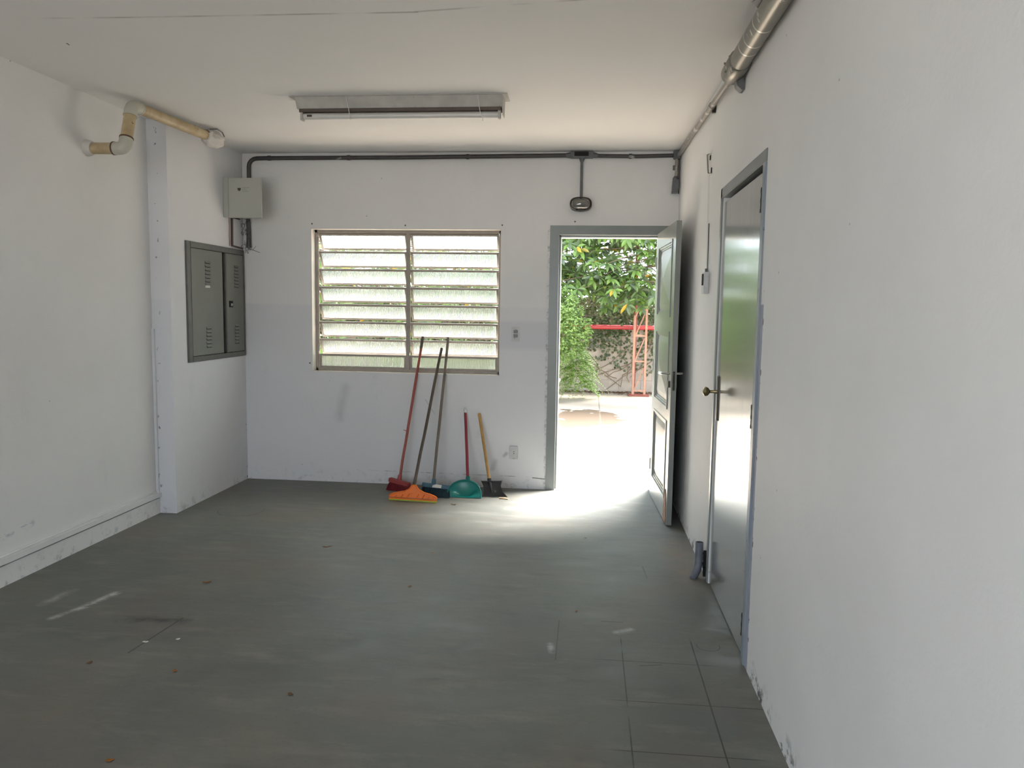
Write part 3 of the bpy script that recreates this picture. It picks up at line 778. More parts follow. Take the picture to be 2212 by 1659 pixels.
# flexible duct stub by the inner door
hs = thing('duct_stub', 'short bent blue grey duct stub on the floor by inner door', 'duct', (.64, -1.93, 0))
b = MB(); b.tube([(.652, -1.905, .19), (.652, -1.907, .12), (.650, -1.915, .07), (.640, -1.93, .035), (.622, -1.955, .012), (.612, -1.97, .004)], [.022, .022, .022, .022, .020, .016], 16); b.build('duct', 'hose', hs, smooth=True)
b = MB(); b.tube([(.652, -1.905, .1885), (.652, -1.905, .1905)], .018, 16); b.build('opening', 'black', hs)
b = MB()
rr = random.Random(3)
for k in range(16):
    z_ = .01+.135*rr.random(); y_ = -1.935-.030*rr.random()
    b.box((.670, y_, z_), (XR-.001, y_+.012, z_+.03*rr.random()+.008))
b.build('broken_mortar', 'black', hs)

# ------------------------------------------------------------------ switch and outlet on the back wall
k_ = thing('light_switch', 'scuffed light switch on the back wall between window and door', 'switch', (-.577, -.005, 1.215))
b = MB(); b.box((-.612, -.008, 1.212), (-.542, -.0005, 1.334)); b.build('plate', 'plate', k_, bevel=.003)
b = MB(); b.box((-.595, -.013, 1.280), (-.560, -.008, 1.305)); b.box((-.595, -.013, 1.245), (-.560, -.008, 1.272)); b.build('rocker', 'rocker', k_, bevel=.001)
k_ = thing('power_outlet', 'white power outlet low on the back wall beside the open door', 'outlet', (-.577, -.005, .246))
b = MB(); b.box((-.612, -.008, .246), (-.544, -.0005, .355)); b.build('plate', 'plate', k_, bevel=.003)
b = MB()
for z_ in (.293, .308): b.tube([(-.577, -.0095, z_), (-.577, -.0078, z_)], .0035, 10)
b.build('socket_hole', 'black', k_)

# ------------------------------------------------------------------ junction box and wires in the left corner
jb = thing('junction_box', 'light grey square metal box high in the left back corner', 'junction box', (-2.735, -.08, 2.18))
b = MB(); b.box((-2.855, -.330, 2.185), (-2.720, -.050, 2.45)); b.build('body', 'lightgrey', jb, bevel=.003)
b = MB(); b.box((-2.810, -.347, 2.150), (-2.543, -.333, 2.456)); lid = b.build('lid', 'lightgrey', jb, bevel=.003)
b = MB(); b.box((-2.856, -.344, 2.156), (-2.812, -.336, 2.459)); b.build('hinge_flange', 'lightgrey', jb, bevel=.002)
def lidp(x_, z_): return (-2.810+(x_-494)/71*.267, -.348, 2.456-(z_-384)/86*.304)
b = MB(); b.prism([lidp(514, 406), lidp(521, 406), lidp(521, 409.5), lidp(517.5, 413), lidp(514, 409.5)], (0, .001, 0)); b.build('emblem', 'ink', lid, label='tiny dark shield emblem')
b = MB()
for z_, w_ in ((405.5, 16), (408.5, 9), (411, 9), (413.5, 14)):
    p_ = lidp(524, z_); b.box((p_[0], -.3478, p_[2]), (p_[0]+w_*.00376, -.347, p_[2]+.0018))
b.build('sticker_print', 'panel_grey', lid, label='faint lines of tiny print')

cb_ = thing('cable_bundle', 'tangle of dark dusty cables below the corner junction box', 'cable', (-2.80, -.03, 1.92))
b = MB(); b.tube([(-2.800, -.028, 2.178), (-2.798, -.026, 2.05), (-2.800, -.024, 1.945)], [.016, .018, .020], 12); b.build('dark_sleeve', 'conduit', cb_, smooth=True)
b = MB(); rr = random.Random(11)
for k in range(26):
    p0_ = V((-2.805+rr.uniform(-.02, .02), -.035-rr.random()*.015, 1.93+rr.random()*.22)); pts = [p0_]
    for q in range(4): pts.append(pts[-1]+V((rr.uniform(-.022, .014), rr.uniform(-.006, .006), rr.uniform(-.035, .03))))
    for p_ in pts: p_.x = max(p_.x, -2.850); p_.y = min(p_.y, -.006); p_.z = min(max(p_.z, 1.90), 2.17)
    b.tube(pts, .0018, 5)
b.tube([(-2.80, -.03, 1.935), (-2.76, -.02, 1.925), (-2.71, -.015, 1.905)], .002, 5); b.tube([(-2.77, -.02, 1.925), (-2.745, -.01, 1.96)], .0015, 5)
b.build('loose_wire', 'cobweb', cb_)
k_ = thing('red_brown_conduit', 'thin reddish brown conduit bracket between box and electrical cabinet', 'conduit', (-2.85, -.2, 1.93))
b = MB(); b.tube([(-2.848, -.215, 2.174), (-2.848, -.222, 1.94)], .009, 10); b.tube([(-2.848, -.215, 2.168), (-2.84, -.10, 2.168)], .006, 8); b.tube([(-2.848, -.222, 1.945), (-2.84, -.06, 1.935)], .007, 8); b.build('pipe', 'wire_brown', k_, smooth=True)
b = MB(); b.tube([(-2.852, -.255, 2.172), (-2.852, -.258, 1.94)], .0025, 6); b.build('red_wire', 'wire_red', k_)

# ------------------------------------------------------------------ electrical cabinet in the bay wall
ec = thing('electrical_cabinet', 'recessed grey steel electrical cabinet with two vented doors, left wall', 'electrical cabinet', (XB, -.47, 1.055))
b = MB()
CY0, CY1, CZ0, CZ1 = -.933, -.014, 1.054, 1.923
b.box((XB-.006, CY0, CZ0), (XB+.012, CY0+.055, CZ1)); b.box((XB-.006, CY1-.022, CZ0), (XB+.012, CY1, CZ1))
b.box((XB-.006, CY0+.055, CZ0), (XB+.012, CY1-.022, CZ0+.038)); b.box((XB-.006, CY0+.055, CZ1-.042), (XB+.012, CY1-.022, CZ1))
b.build('frame', 'frame_dark', ec, bevel=.003)
b = MB(); b.box((XB-.13, CY0+.01, CZ0+.01), (XB-.10, CY1-.01, CZ1-.01)); b.build('back_plate', 'black', ec)  # black backing paints the unlit inside of the cabinet
def cab_door(y0, y1):
    b = MB(); b.box((XB-.004, y0, CZ0+.042), (XB+.010, y1, CZ1-.046)); return b.build('door', 'panel_grey', ec, bevel=.002)
dl = cab_door(-.872, -.398); dr = cab_door(-.335, -.040)
b = MB(); b.box((XB-.012, -.350, CZ0+.042), (XB+.010, -.336, CZ1-.046)); b.build('edge_flange', 'frame_dark', dr)
b = MB(); b.box((XB-.098, -.352, CZ0+.042), (XB-.013, -.345, CZ1-.046)); b.build('black_gap_liner', 'black', ec)  # black liner added to paint the shade in the gap between the doors
def vents(door, y0, y1, zs_):
    b = MB()
    for z_ in zs_:
        b.hexa([(XB+.009, y0, z_), (XB+.009, y1, z_), (XB+.018, y1, z_+.001), (XB+.018, y0, z_+.001), (XB+.009, y0, z_+.019), (XB+.009, y1, z_+.019), (XB+.0095, y1, z_+.018), (XB+.0095, y0, z_+.018)])
    v_ = b.build('vent_louvers', 'panel_grey', door)
    b = MB()
    for z_ in zs_: b.box((XB+.010, y0+.002, z_-.004), (XB+.0108, y1-.002, z_+.001))
    b.build('vent_slots', 'black', v_)
vents(dl, -.672, -.592, [1.780-.0275*k for k in range(7)]); vents(dl, -.672, -.592, [1.290-.0275*k for k in range(6)])
vents(dr, -.200, -.128, [1.775-.0265*k for k in range(7)]); vents(dr, -.204, -.130, [1.300-.0275*k for k in range(6)])
b = MB(); b.box((XB+.010, -.300, 1.455), (XB+.014, -.238, 1.505)); lt = b.build('latch', 'black', dr)
b = MB(); b.box((XB+.014, -.285, 1.463), (XB+.019, -.252, 1.485)); b.build('latch_pull', 'chrome', lt)
b = MB(); b.box((XB+.010, -.672, 1.598), (XB+.012, -.602, 1.628)); b.build('sticker', 'paper', dl, label='small blank white sticker')

# ------------------------------------------------------------------ PVC pipe on the left
pv = thing('pvc_pipe', 'aged cream drain pipe bent in a Z under the ceiling, left wall', 'pipe', (-2.80, -1.3, 2.35))
r = .034

def arc_pts(p, q, c, n=6):
    """quarter-like bend from p to q round the outside corner c"""
    out = []
    for k in range(n+1):
        t_ = k/n; out.append((1-t_)**2*V(p)+2*t_*(1-t_)*V(c)+t_**2*V(q))
    return out
c1 = V((-2.757, -1.765, 2.386)); c2 = V((-2.757, -1.679, 2.655)); c3 = V((-2.683, -.926, 2.648))
b = MB(); b.tube([(-2.990, -1.765, 2.388), c1+V((-.04, 0, 0))], r, 20); b.build('stub_pipe', 'pvc', pv, smooth=True)
u12 = (c2-c1).normalized(); u23 = (c3-c2).normalized(); u01 = (c1-V((-2.985, -1.765, 2.388))).normalized()
b = MB(); b.tube([c1+u12*.04, c2-u12*.04], r, 20); b.build('riser_pipe', 'pvc', pv, smooth=True)
b = MB(); b.tube([c2+u23*.04, c3], r, 20); b.build('long_pipe', 'pvc', pv, smooth=True)
for cc0, ua, ub in ((c1, -u01, u12), (c2, -u12, u23)):
    b = MB(); b.tube([cc0+ua*.066]+arc_pts(cc0+ua*.040, cc0+ub*.040, cc0)+[cc0+ub*.066], r+.004, 20); b.build('elbow', 'pvc_fit', pv, smooth=True)
    for uu in (ua, ub):
        b = MB(); b.tube([cc0+uu*.062, cc0+uu*.071], r+.006, 20); b.build('joint_ring', 'pvc_dark' if cc0 is c1 else 'pvc_fit', pv, smooth=True)
b = MB(); b.tube([c3-u23*.012, c3], r+.003, 20); b.build('joint_ring', 'pvc_dark', pv, smooth=True)
b = MB()
cen = c3+V((.005, .085, -.008))
bmesh.ops.create_icosphere(b.bm, subdivisions=4, radius=1.0)
from mathutils import noise as mnoise
for v in b.bm.verts:
    n_ = v.co.normalized(); f_ = 1+.22*mnoise.noise(n_*2.3)+.08*mnoise.noise(n_*6)
    v.co = cen+V((n_.x*.062, n_.y*.115, n_.z*.058))*f_
    v.co.z = min(v.co.z, H-.001); v.co.x = max(v.co.x, XB+.001)
o = b.build('plaster_lump', 'plaster_blob', pv, smooth=True, label='white lump of plaster at the pipe end')
b = MB(); b.tube([c3+V((.02, .02, .045)), c3+V((.05, .06, .055)), c3+V((.06, .12, .045)), c3+V((.065, .14, .02))], .004, 6); b.build('wire', 'conduit_body', pv)
b = MB(); b.tube([(-2.9975, -1.765, 2.390), (-2.975, -1.766, 2.389), (-2.955, -1.767, 2.387)], [.050, .046, .038], 14); b.build('collar', 'plaster_blob', pv, smooth=True)

# ------------------------------------------------------------------ cleaning tools
def stick(name, mat, root, a, b_, r0=.0115, r1=.0115, n=9, wob=.0015, seed=1, label=None):
    a = V(a); b_ = V(b_); rr = random.Random(seed); pts = []
    for k in range(n): pts.append(a.lerp(b_, k/(n-1))+V((rr.uniform(-wob, wob), rr.uniform(-wob, wob), 0)))
    m_ = MB(); m_.tube(pts, [r0+(r1-r0)*k/(n-1) for k in range(n)], 12); return m_.build(name, mat, root, smooth=True, label=label)
def bristles(name, mat, root, cx, cy, z0, ax, length, width, spread, h, n, seed, lean=(0, 0), thick=.0016):
    rr = random.Random(seed); m_ = MB(); ax = V(ax).normalized(); bx = V((-ax.y, ax.x, 0))
    for k in range(n):
        u_ = rr.uniform(-1, 1); v_ = rr.uniform(-1, 1)
        p = V((cx, cy, z0))+ax*(u_*length/2)+bx*(v_*width/2)
        q = V((cx+lean[0], cy+lean[1], 0))+ax*(u_*length/2*spread+rr.uniform(-.006, .006))+bx*(v_*width/2*spread*1.3+rr.uniform(-.006, .006))
        q.z = z0-h*(rr.uniform(.93, 1))
        if q.z < .001: q.z = .001+rr.random()*.003
        m_.tube([p, p.lerp(q, .6)+V((rr.uniform(-.002, .002), rr.uniform(-.002, .002), 0)), q], [thick, thick, thick*.8], 3)
    return m_.build(name, mat, root)

rb = thing('push_broom', 'red headed broom leaning, leftmost tool under the window', 'broom', (-1.47, -.22, 0))
ax = V((.90, -.36, 0)).normalized()
hb = V((-1.487, -.20, .088))
stick('handle', 'red_handle', rb, (-1.484, -.199, .100), (-1.3525, .045, 1.227), .0115, .0105, seed=2)
stick('handle_tip', 'brown_handle', rb, (-1.3625, .026, 1.140), (-1.3515, .047, 1.236), .0122, .0118, 3, 0)
for f_, s_ in ((.34, .003), (.335, -.004), (.30, .004), (.62, .0035)):
    p_ = V((-1.484, -.199, .10)).lerp(V((-1.3525, .045, 1.227)), f_); m_ = MB(); m_.tube([p_+V((-.010, -.009, -.004)), p_+V((-.010+s_*5, -.016, .004))], .003, 6); m_.build('torn_sleeve', 'red_handle', rb)
m_ = MB(); m_.tube([hb+V((-.001, -.002, -.012)), hb+V((.004, .006, .035))], [.019, .015], 14); m_.build('socket', 'red_head', rb, smooth=True)
m_ = MB(); R = Matrix.Rotation(math.atan2(ax.y, ax.x), 3, 'Z') @ Matrix.Rotation(math.radians(-6), 3, 'X') @ Matrix.Rotation(math.radians(7), 3, 'Y')
c_ = hb+V((.004, -.012, -.022)); m_.box(c_-V((.098, .022, .017)), c_+V((.098, .022, .017)), R); m_.build('brush_block', 'red_head', rb, bevel=.004)
bristles('bristles', 'red_bristle', rb, c_.x, c_.y, .058, ax, .185, .036, 1.22, .058, 900, 5, (.005, -.03))

sq = thing('floor_squeegee', 'orange floor squeegee with lime rubber blade leaning against the window', 'squeegee', (-1.29, -.54, 0))
stick('handle', 'brown_handle', sq, (-1.3045, -.497, .075), (-1.1975, .062, 1.142), .0125, .011, seed=4)
e0 = V((-1.486, -.525, .012)); e1 = V((-1.108, -.560, .012)); ed = (e1-e0).normalized(); eL = (e1-e0).length; en = V((ed.y, -ed.x, 0))
prof = [(0, .004), (0, .018), (.02, .032), (.07, .045), (.12, .054), (.160, .076), (.175, .098), (.186, .104), (.205, .104), (.215, .096), (.232, .072), (.275, .052), (.33, .040), (.37, .026), (eL, .016), (eL, .004)]
prof = [(s_*eL/.38 if s_ < eL else s_, z_) for s_, z_ in prof]
m_ = MB(); m_.prism([e0+ed*s_+V((0, .02*z_/.1, z_+.008)) for s_, z_ in prof], tuple(en*-.014)); bodyq = m_.build('blade_holder', 'orange', sq, bevel=.0015)
m_ = MB()
for s_ in (.05, .10, .15, .225, .27, .31, .345):
    hgt = .030 if s_ in (.05, .345) else (.036 if s_ in (.10, .31) else .046)
    m_.tube([e0+ed*(s_-.008)+en*.007+V((0, 0, .014)), e0+ed*(s_+.012)+en*.005+V((0, .004, hgt))], .0042, 6)
m_.tube([e0+ed*s_+en*.004+V((0, .02*z_/.1, z_+.006)) for s_, z_ in prof[1:-1]], .0038, 6)
m_.box(e0+V((0, -.010, 0)), e0+V((eL, .002, .009)), Matrix.Rotation(math.atan2(ed.y, ed.x), 3, 'Z'), e0)
m_.build('rib', 'orange', bodyq)
m_ = MB(); m_.prism([e0+en*.004+V((0, 0, -.0115)), e1+en*.004+V((0, 0, -.0115)), e1+en*.002+V((0, 0, .001)), e0+en*.002+V((0, 0, .001))], tuple(en*-.012)); m_.build('rubber_blade', 'lime', sq, label='lime green rubber strip')
m_ = MB(); m_.tube([(-1.3085, -.517, .045), (-1.302, -.484, .108)], [.022, .0165], 14); m_.build('socket', 'orange', sq, smooth=True)

bb_ = thing('push_broom', 'blue headed broom with a pale label, between squeegee and teal dustpan', 'broom', (-1.17, -.33, 0))
hb = V((-1.188, -.285, .090))
stick('handle', 'grey_handle', bb_, (-1.190, -.287, .085), (-1.1395, .050, 1.232), .0118, .0112, seed=6)
m_ = MB(); m_.tube([hb+V((0, -.004, -.02)), hb+V((.002, .008, .030))], [.019, .015], 14); m_.build('socket', 'blue_head', bb_, smooth=True)
ax = V((1, -.13, 0)).normalized(); R = Matrix.Rotation(math.atan2(ax.y, ax.x), 3, 'Z') @ Matrix.Rotation(math.radians(-14), 3, 'X') @ Matrix.Rotation(math.radians(3), 3, 'Y')
c_ = V((-1.160, -.292, .064)); m_ = MB(); m_.box(c_-V((.118, .028, .017)), c_+V((.118, .028, .017)), R); blk = m_.build('brush_block', 'blue_head', bb_, bevel=.004)
m_ = MB(); m_.prism([c_+R @ V(q) for q in ((-.03, -.0290, -.013), (.045, -.0290, -.011), (.048, -.0290, .013), (.0, -.0290, .015), (-.026, -.0290, .004))], (0, -.0006, 0)); m_.build('label', 'paper', blk, label='torn blank paper label')
bristles('bristles', 'blue_bristle', bb_, c_.x, c_.y-.004, .054, ax, .225, .05, 1.06, .054, 1300, 8, (0, -.075), .0019)

tp = thing('dustpan', 'teal round backed dustpan with long crimson handle', 'dustpan', (-.92, -.33, 0))
stick('handle', 'maroon_handle', tp, (-.918, -.250, .105), (-.9815, -.016, .622), .0125, .0115, seed=9, wob=.0006)
m_ = MB(); m_.tube([(-.9815, -.016, .620), (-.983, -.0145, .648)], .0122, 12); m_.tube([(-.983, -.014, .648)]+[(-.983+.008*math.cos(a), -.0135, .660+.012*math.sin(a)) for a in (-1.3, -.4, .5, 1.6, 2.6, 3.5, 4.3)]+[(-.984, -.014, .648)], .0018, 6); m_.build('hanging_cap', 'white', tp, smooth=True)
cx, cy, Rw = -.930, -.385, .135
pn = V((0, .62, .78)).normalized(); nrm = V((0, .78, -.62)).normalized()
m_ = MB(); rows = []
for i in range(9):
    t_ = i/8; row = []
    for k in range(29):
        th_ = PI*k/28
        sag = .045*(1-t_**2.5)
        p_ = V((cx, cy, .004))+V((1, -.03, 0))*(math.cos(th_)*Rw*t_)+pn*((math.sin(th_)**.8)*.150*t_)+nrm*sag*min(1, math.sin(th_)*1.6)
        p_.z = max(p_.z, .003); row.append(m_.bm.verts.new(p_))
    rows.append(row)
for a_, c2_ in zip(rows, rows[1:]):
    for k in range(28): m_.bm.faces.new((a_[k], a_[k+1], c2_[k+1], c2_[k]))
bmesh.ops.remove_doubles(m_.bm, verts=m_.bm.verts, dist=1e-5)
pan = m_.build('pan', 'teal', tp, smooth=True, solid=.003)
m_ = MB(); m_.tube([V((cx, cy, .005))+V((1, -.03, 0))*(math.cos(PI*k/24)*(Rw+.002))+pn*((math.sin(PI*k/24)**.8)*.151) for k in range(25)], .0042, 8); m_.build('rim', 'teal', tp, smooth=True)
m_ = MB(); m_.tube([(-.918, -.252, .10), (-.921, -.236, .140)], [.019, .016], 12); m_.build('socket', 'teal', tp, smooth=True)

kp = thing('dustpan', 'scuffed black square dustpan with short pine handle', 'dustpan', (-.72, -.30, 0))
stick('handle', 'yellow_handle', kp, (-.747, -.225, .100), (-.8675, -.016, .618), .0125, .012, seed=12, wob=.0006)
# outline in pan plane: u right, w up-slope
u_ = V((1, -.02, 0)); w_ = V((.0, .52, .854)); n2_ = V((0, -.854, .52)); o_ = V((-.705, -.325, .006))
out = [(-.085, 0), (.110, 0), (.070, .042), (.052, .085), (.060, .128), (-.105, .120), (-.085, .085), (-.080, .045)]
m_ = MB(); m_.prism([o_+u_*a_+w_*c_ for a_, c_ in out], tuple(n2_*-.004)); pan = m_.build('pan', 'blackp', kp, bevel=.001)
m_ = MB()
for seq in (((-.085, 0), (-.080, .045), (-.085, .085), (-.105, .120)), ((.110, 0), (.070, .042), (.052, .085), (.060, .128))):
    for (a0_, c0_), (a1_, c1_) in zip(seq, seq[1:]):
        p0_, p1_ = o_+u_*a0_+w_*c0_, o_+u_*a1_+w_*c1_
        h0 = .004+.10*c0_; h1 = .004+.10*c1_
        m_.hexa([p0_, p1_, p1_+u_*.003, p0_+u_*.003, p0_+n2_*h0*2, p1_+n2_*h1*2, p1_+n2_*h1*2+u_*.003, p0_+n2_*h0*2+u_*.003])
m_.tube([o_+u_*-.105+w_*.120, o_+u_*.060+w_*.128], .004, 8)
m_.build('side_wall', 'blackp', kp)
m_ = MB(); m_.tube([o_+u_*-.012+w_*.03+n2_*.002, o_+u_*-.030+w_*.10+n2_*.010, (-.7465, -.226, .098), (-.752, -.217, .125)], [.004, .012, .017, .016], 12); m_.build('socket', 'blackp', kp, smooth=True)

ws = MB(); ws.box((-.655, -.372, .001), (-.580, -.352, .007), Matrix.Rotation(-.25, 3, 'Z')); ws.box((-.645, -.362, .004), (-.600, -.350, .010), Matrix.Rotation(.3, 3, 'Z'))
tag(ws.build('wood_scrap', 'woodscrap'), 'splinter of pale wood under the black dustpan corner', 'scrap')

# ------------------------------------------------------------------ small litter on the floor
def litter(name, mat, x, y, s_, rot_, label, cat, seed, thick=.0008, curl=.25, asp=.45, group=None):
    rr = random.Random(seed); m_ = MB(); N_ = 12; R_ = Matrix.Rotation(rot_, 3, 'Z'); ring_t = []; ring_b = []
    for k in range(N_):
        a_ = 2*PI*k/N_; rad = s_*(1+.25*rr.uniform(-1, 1))
        px_, py_ = math.cos(a_)*rad, math.sin(a_)*rad*asp
        z_ = .0012+curl*s_*abs(math.cos(a_))*rr.uniform(.3, 1)
        p_ = R_ @ V((px_, py_, 0)); ring_t.append(V((x+p_.x, y+p_.y, z_+thick))); ring_b.append(V((x+p_.x, y+p_.y, z_)))
    cb2 = V((x, y, .001)); ct2 = V((x, y, .001+thick*1.5))
    vt = [m_.bm.verts.new(p_) for p_ in ring_t]; vb = [m_.bm.verts.new(p_) for p_ in ring_b]; c0_ = m_.bm.verts.new(cb2); c1_ = m_.bm.verts.new(ct2)
    for k in range(N_):
        n_ = (k+1) % N_
        m_.bm.faces.new((vt[k], vt[n_], c1_)); m_.bm.faces.new((vb[n_], vb[k], c0_)); m_.bm.faces.new((vt[k], vb[k], vb[n_], vt[n_]))
    o = m_.build(name, mat); tag(o, label, cat, group); return o
litter('dry_leaf', 'leaf_dry', -.972, -.596, .022, -.5, 'curled brown leaf on the floor in front of the blue broom', 'leaf', 1, curl=.4)
litter('dry_leaf', 'leaf_dry', -1.561, -1.721, .030, .3, 'longest brown leaf, mid floor below the squeegee', 'leaf', 2, asp=.3)
litter('dry_leaf', 'leaf_orange', -1.98, -2.391, .022, .4, 'tan leaf on the left floor right of pale scuffs', 'leaf', 3, curl=.3)
litter('paper_scrap', 'paper', -1.763, -3.070, .010, 1.2, 'tiny white scrap right of the dark floor scratch', 'scrap', 4, curl=.1, asp=.7)
litter('paper_scrap', 'paper', -1.888, -3.115, .012, .2, 'tiny white scrap lying on the dark floor scratch', 'scrap', 5, curl=.1, asp=.6)
spots_px = [((-1.30, -.50), 0)]
for i, (x_, y_, mt, sz, lab) in enumerate((
        (-.899, -1.74, 'leaf_orange', .008, 'orange speck of leaf nearest above the centre of the floor'),
        (-.905, -2.30, 'leaf_orange', .011, 'orange leaf bit in the middle of the floor'),
        (-1.62, -3.35, 'leaf_orange', .011, 'rusty orange leaf bit right of the white scraps'),
        (-1.50, -3.95, 'leaf_orange', .012, 'orange leaf bit nearest the viewer, bottom left'),
        (-.02, -2.52, 'leaf_orange', .008, 'orange leaf bit in front of the inner door'),
        (-1.09, -3.47, 'leaf_dry', .012, 'dark brown crumb near the bottom centre of floor'),
        (.02, -1.30, 'leaf_dry', .008, 'brown crumb on the bright floor inside the doorway'),
        (-2.0, -3.33, 'leaf_dry', .012, 'reddish brown crumb on the left foreground floor'))):
    litter('leaf_fragment', mt, x_, y_, sz, i*1.1, lab, 'leaf fragment', 20+i, curl=.2, asp=.7)

# ------------------------------------------------------------------ yard outside the door
b = MB(); b.box((-14, .15, -.12), (10, 14, -.02)); struct(b.build('ground_yard', 'yard'), 'pale concrete yard outside the open door')
b = MB(); b.box((-14, YREAR-12, -.12), (10, YREAR-.15, -.02)); b.box((-14, YREAR-.15, -.12), (XN-.15, .15, -.02)); struct(b.build('ground_rear', 'yard'), 'concrete ground behind the room')
b = MB(); b.box((-12, 8.0, -.1), (8, 8.2, 1.72)); struct(b.build('wall_yard', 'yardwall'), 'weathered block boundary wall beyond the yard')

def leaf_faces(bm, p, d, nrm_, ln, wd, fold=.15):
    d = d.normalized(); s_ = d.cross(nrm_).normalized(); n_ = s_.cross(d)
    mid = [p, p+d*ln*.35-n_*ln*.03, p+d*ln*.72-n_*ln*.10, p+d*ln-n_*ln*.22]
    L1 = p+d*ln*.35+s_*wd*.5+n_*wd*fold; L2 = p+d*ln*.72+s_*wd*.42+n_*wd*fold-n_*ln*.08
    R1 = p+d*ln*.35-s_*wd*.5+n_*wd*fold; R2 = p+d*ln*.72-s_*wd*.42+n_*wd*fold-n_*ln*.08
    v = [bm.verts.new(q) for q in mid]; l1, l2, r1, r2 = (bm.verts.new(q) for q in (L1, L2, R1, R2))
    bm.faces.new((v[0], v[1], l1)); bm.faces.new((v[1], v[2], l2, l1)); bm.faces.new((v[2], v[3], l2))
    bm.faces.new((v[0], r1, v[1])); bm.faces.new((v[1], r1, r2, v[2])); bm.faces.new((v[2], r2, v[3]))

def tree(label, trunk, regions, seed, spread_to=None, leaf=(.185, .062)):
    rr = random.Random(seed)
    root = thing('broadleaf_tree', label, 'tree', trunk)
    lf = MB(); br_ = MB()
    tx, ty, _ = trunk
    br_.tube([(tx, ty, -.02), (tx+.05, ty, 1.2), (tx-.05, ty+.05, 2.4), (tx, ty, 3.6)], [.11, .09, .07, .04], 10)
    for (x0, x1, y0, y1, z0, z1, n) in regions:
        tips = []
        for k in range(n):
            tips.append(V((rr.uniform(x0, x1), rr.uniform(y0, y1), rr.uniform(z0, z1))))
        for i, tp_ in enumerate(tips):
            if i % 10 == 0:
                hub = V((tp_.x*.6+tx*.4, tp_.y*.6+ty*.4, max(tp_.z+.1, 1.9)+rr.uniform(0, .3)))
                br_.tube([hub, hub.lerp(tp_, .6)+V((0, 0, .06)), tp_], [.012, .008, .005], 5)
                if i % 60 == 0: br_.tube([V((tx, ty, 2.2+rr.random())), (hub+V((tx, ty, 2.6)))/2, hub], [.035, .022, .012], 6)
            m0 = rr.randint(6, 9); tilt0 = rr.uniform(-.5, .2)
            axd = V((rr.uniform(-.5, .5), rr.uniform(-.9, .2), rr.uniform(.2, 1))).normalized()
            a1 = axd.orthogonal().normalized(); a2 = axd.cross(a1)
            for q in range(m0):
                an = 2*PI*q/m0+rr.uniform(-.25, .25)
                d_ = (a1*math.cos(an)+a2*math.sin(an))+axd*rr.uniform(-.1, .45)+V((0, 0, -.30))
                leaf_faces(lf.bm, tp_+axd*rr.uniform(-.03, .02), d_, axd, leaf[0]*rr.uniform(.65, 1.15), leaf[1]*rr.uniform(.8, 1.2))
    lf_o = lf.build('crown', 'leaf_big', root); br_.build('branches', 'bark', root)
    return root
tree('large leaved tree whose branches hang across the top of the doorway', (2.6, 7.3, -.02),
     [(-1.0, 3.0, 6.2, 7.7, 2.2, 3.5, 760), (.25, 1.2, 6.3, 7.3, 1.5, 2.1, 44), (-.8, .8, 6.3, 7.5, 1.78, 2.25, 130), (-1.0, 3.0, 6.2, 8.6, 3.4, 5.4, 620)], 21)
tree('large leaved tree seen between the louvres of the window', (-5.6, 7.3, -.02),
     [(-6.5, -.9, 6.3, 7.6, 1.5, 2.6, 520), (-6.5, -.9, 6.3, 7.6, .4, 1.5, 260)], 22)

iv = MB(); rr = random.Random(31)
k = 0
while k < 12000:
    x_ = rr.uniform(-7, 4); z_ = rr.uniform(.25, 2.0)
    den = min(1, max(0, (z_-.30)/.75))**1.1
    den *= .25+.9*max(0, mnoise.noise(V((x_*1.6, z_*1.8, 3)))+.45)
    if z_ > 1.2: den = max(den, .85)
    if z_ > 1.78: den *= .5
    if rr.random() > den: continue
    k += 1
    p_ = V((x_, 7.97-rr.random()*(.20 if z_ > 1.2 else .06), z_)); d_ = V((rr.uniform(-1, 1), -.3, rr.uniform(-1, .3)))
    leaf_faces(iv.bm, p_, d_, V((rr.uniform(-.4, .4), -1, rr.uniform(-.1, .7))), rr.uniform(.045, .075), rr.uniform(.035, .055), .05)
ivy = iv.build('ivy', 'leaf_ivy'); tag(ivy, 'dark ivy covering the upper boundary wall', 'ivy', kind='stuff')
vn = MB()
for k in range(16):
    x_ = rr.uniform(-.6, 1.2) if k < 12 else rr.uniform(-5, -1); p_ = V((x_, 7.985, rr.uniform(0, .3))); pts = [p_.copy()]; dx_ = rr.uniform(-.12, .16)
    for q in range(9): p_ = p_+V((dx_+rr.uniform(-.05, .05), 0, rr.uniform(.04, .16))); pts.append(V((p_.x, 7.985, p_.z)))
    vn.tube(pts, .006, 5)
vn.tube([(.1, 7.98, .25), (.5, 7.98, .40), (.9, 7.98, .55), (1.3, 7.98, .62)], .007, 5)
tag(vn.build('bare_vines', 'vine'), 'bare brown creeper stems on the pale foot of the boundary wall', 'vine', kind='stuff')

rp2 = thing('red_pipe', 'straight red pipe running level across the boundary wall', 'pipe', (0, 7.80, 1.14))
b = MB(); b.tube([(-.9, 7.80, 1.18), (6, 7.80, 1.18)], .042, 16); b.build('pipe', 'red_pipe', rp2, smooth=True)
for x_ in (-.5, 1.9, 4.0):
    b = MB(); b.box((x_-.02, 7.80, 1.12), (x_+.02, 7.995, 1.14)); b.tube([(x_-.025, 7.8, 1.18), (x_+.025, 7.8, 1.18)], .047, 14); b.build('bracket', 'rust_dark', rp2)
lt_ = thing('lattice_post', 'rusty pink steel lattice post standing before the boundary wall', 'post', (.93, 7.35, -.02))
Yp = 7.40
b = MB(); b.box((.80, Yp-.02, .0), (.842, Yp+.02, 1.40)); b.box((1.005, Yp-.02, 0), (1.045, Yp+.02, 1.88)); b.build('chord', 'rust', lt_, bevel=.003)
b = MB()
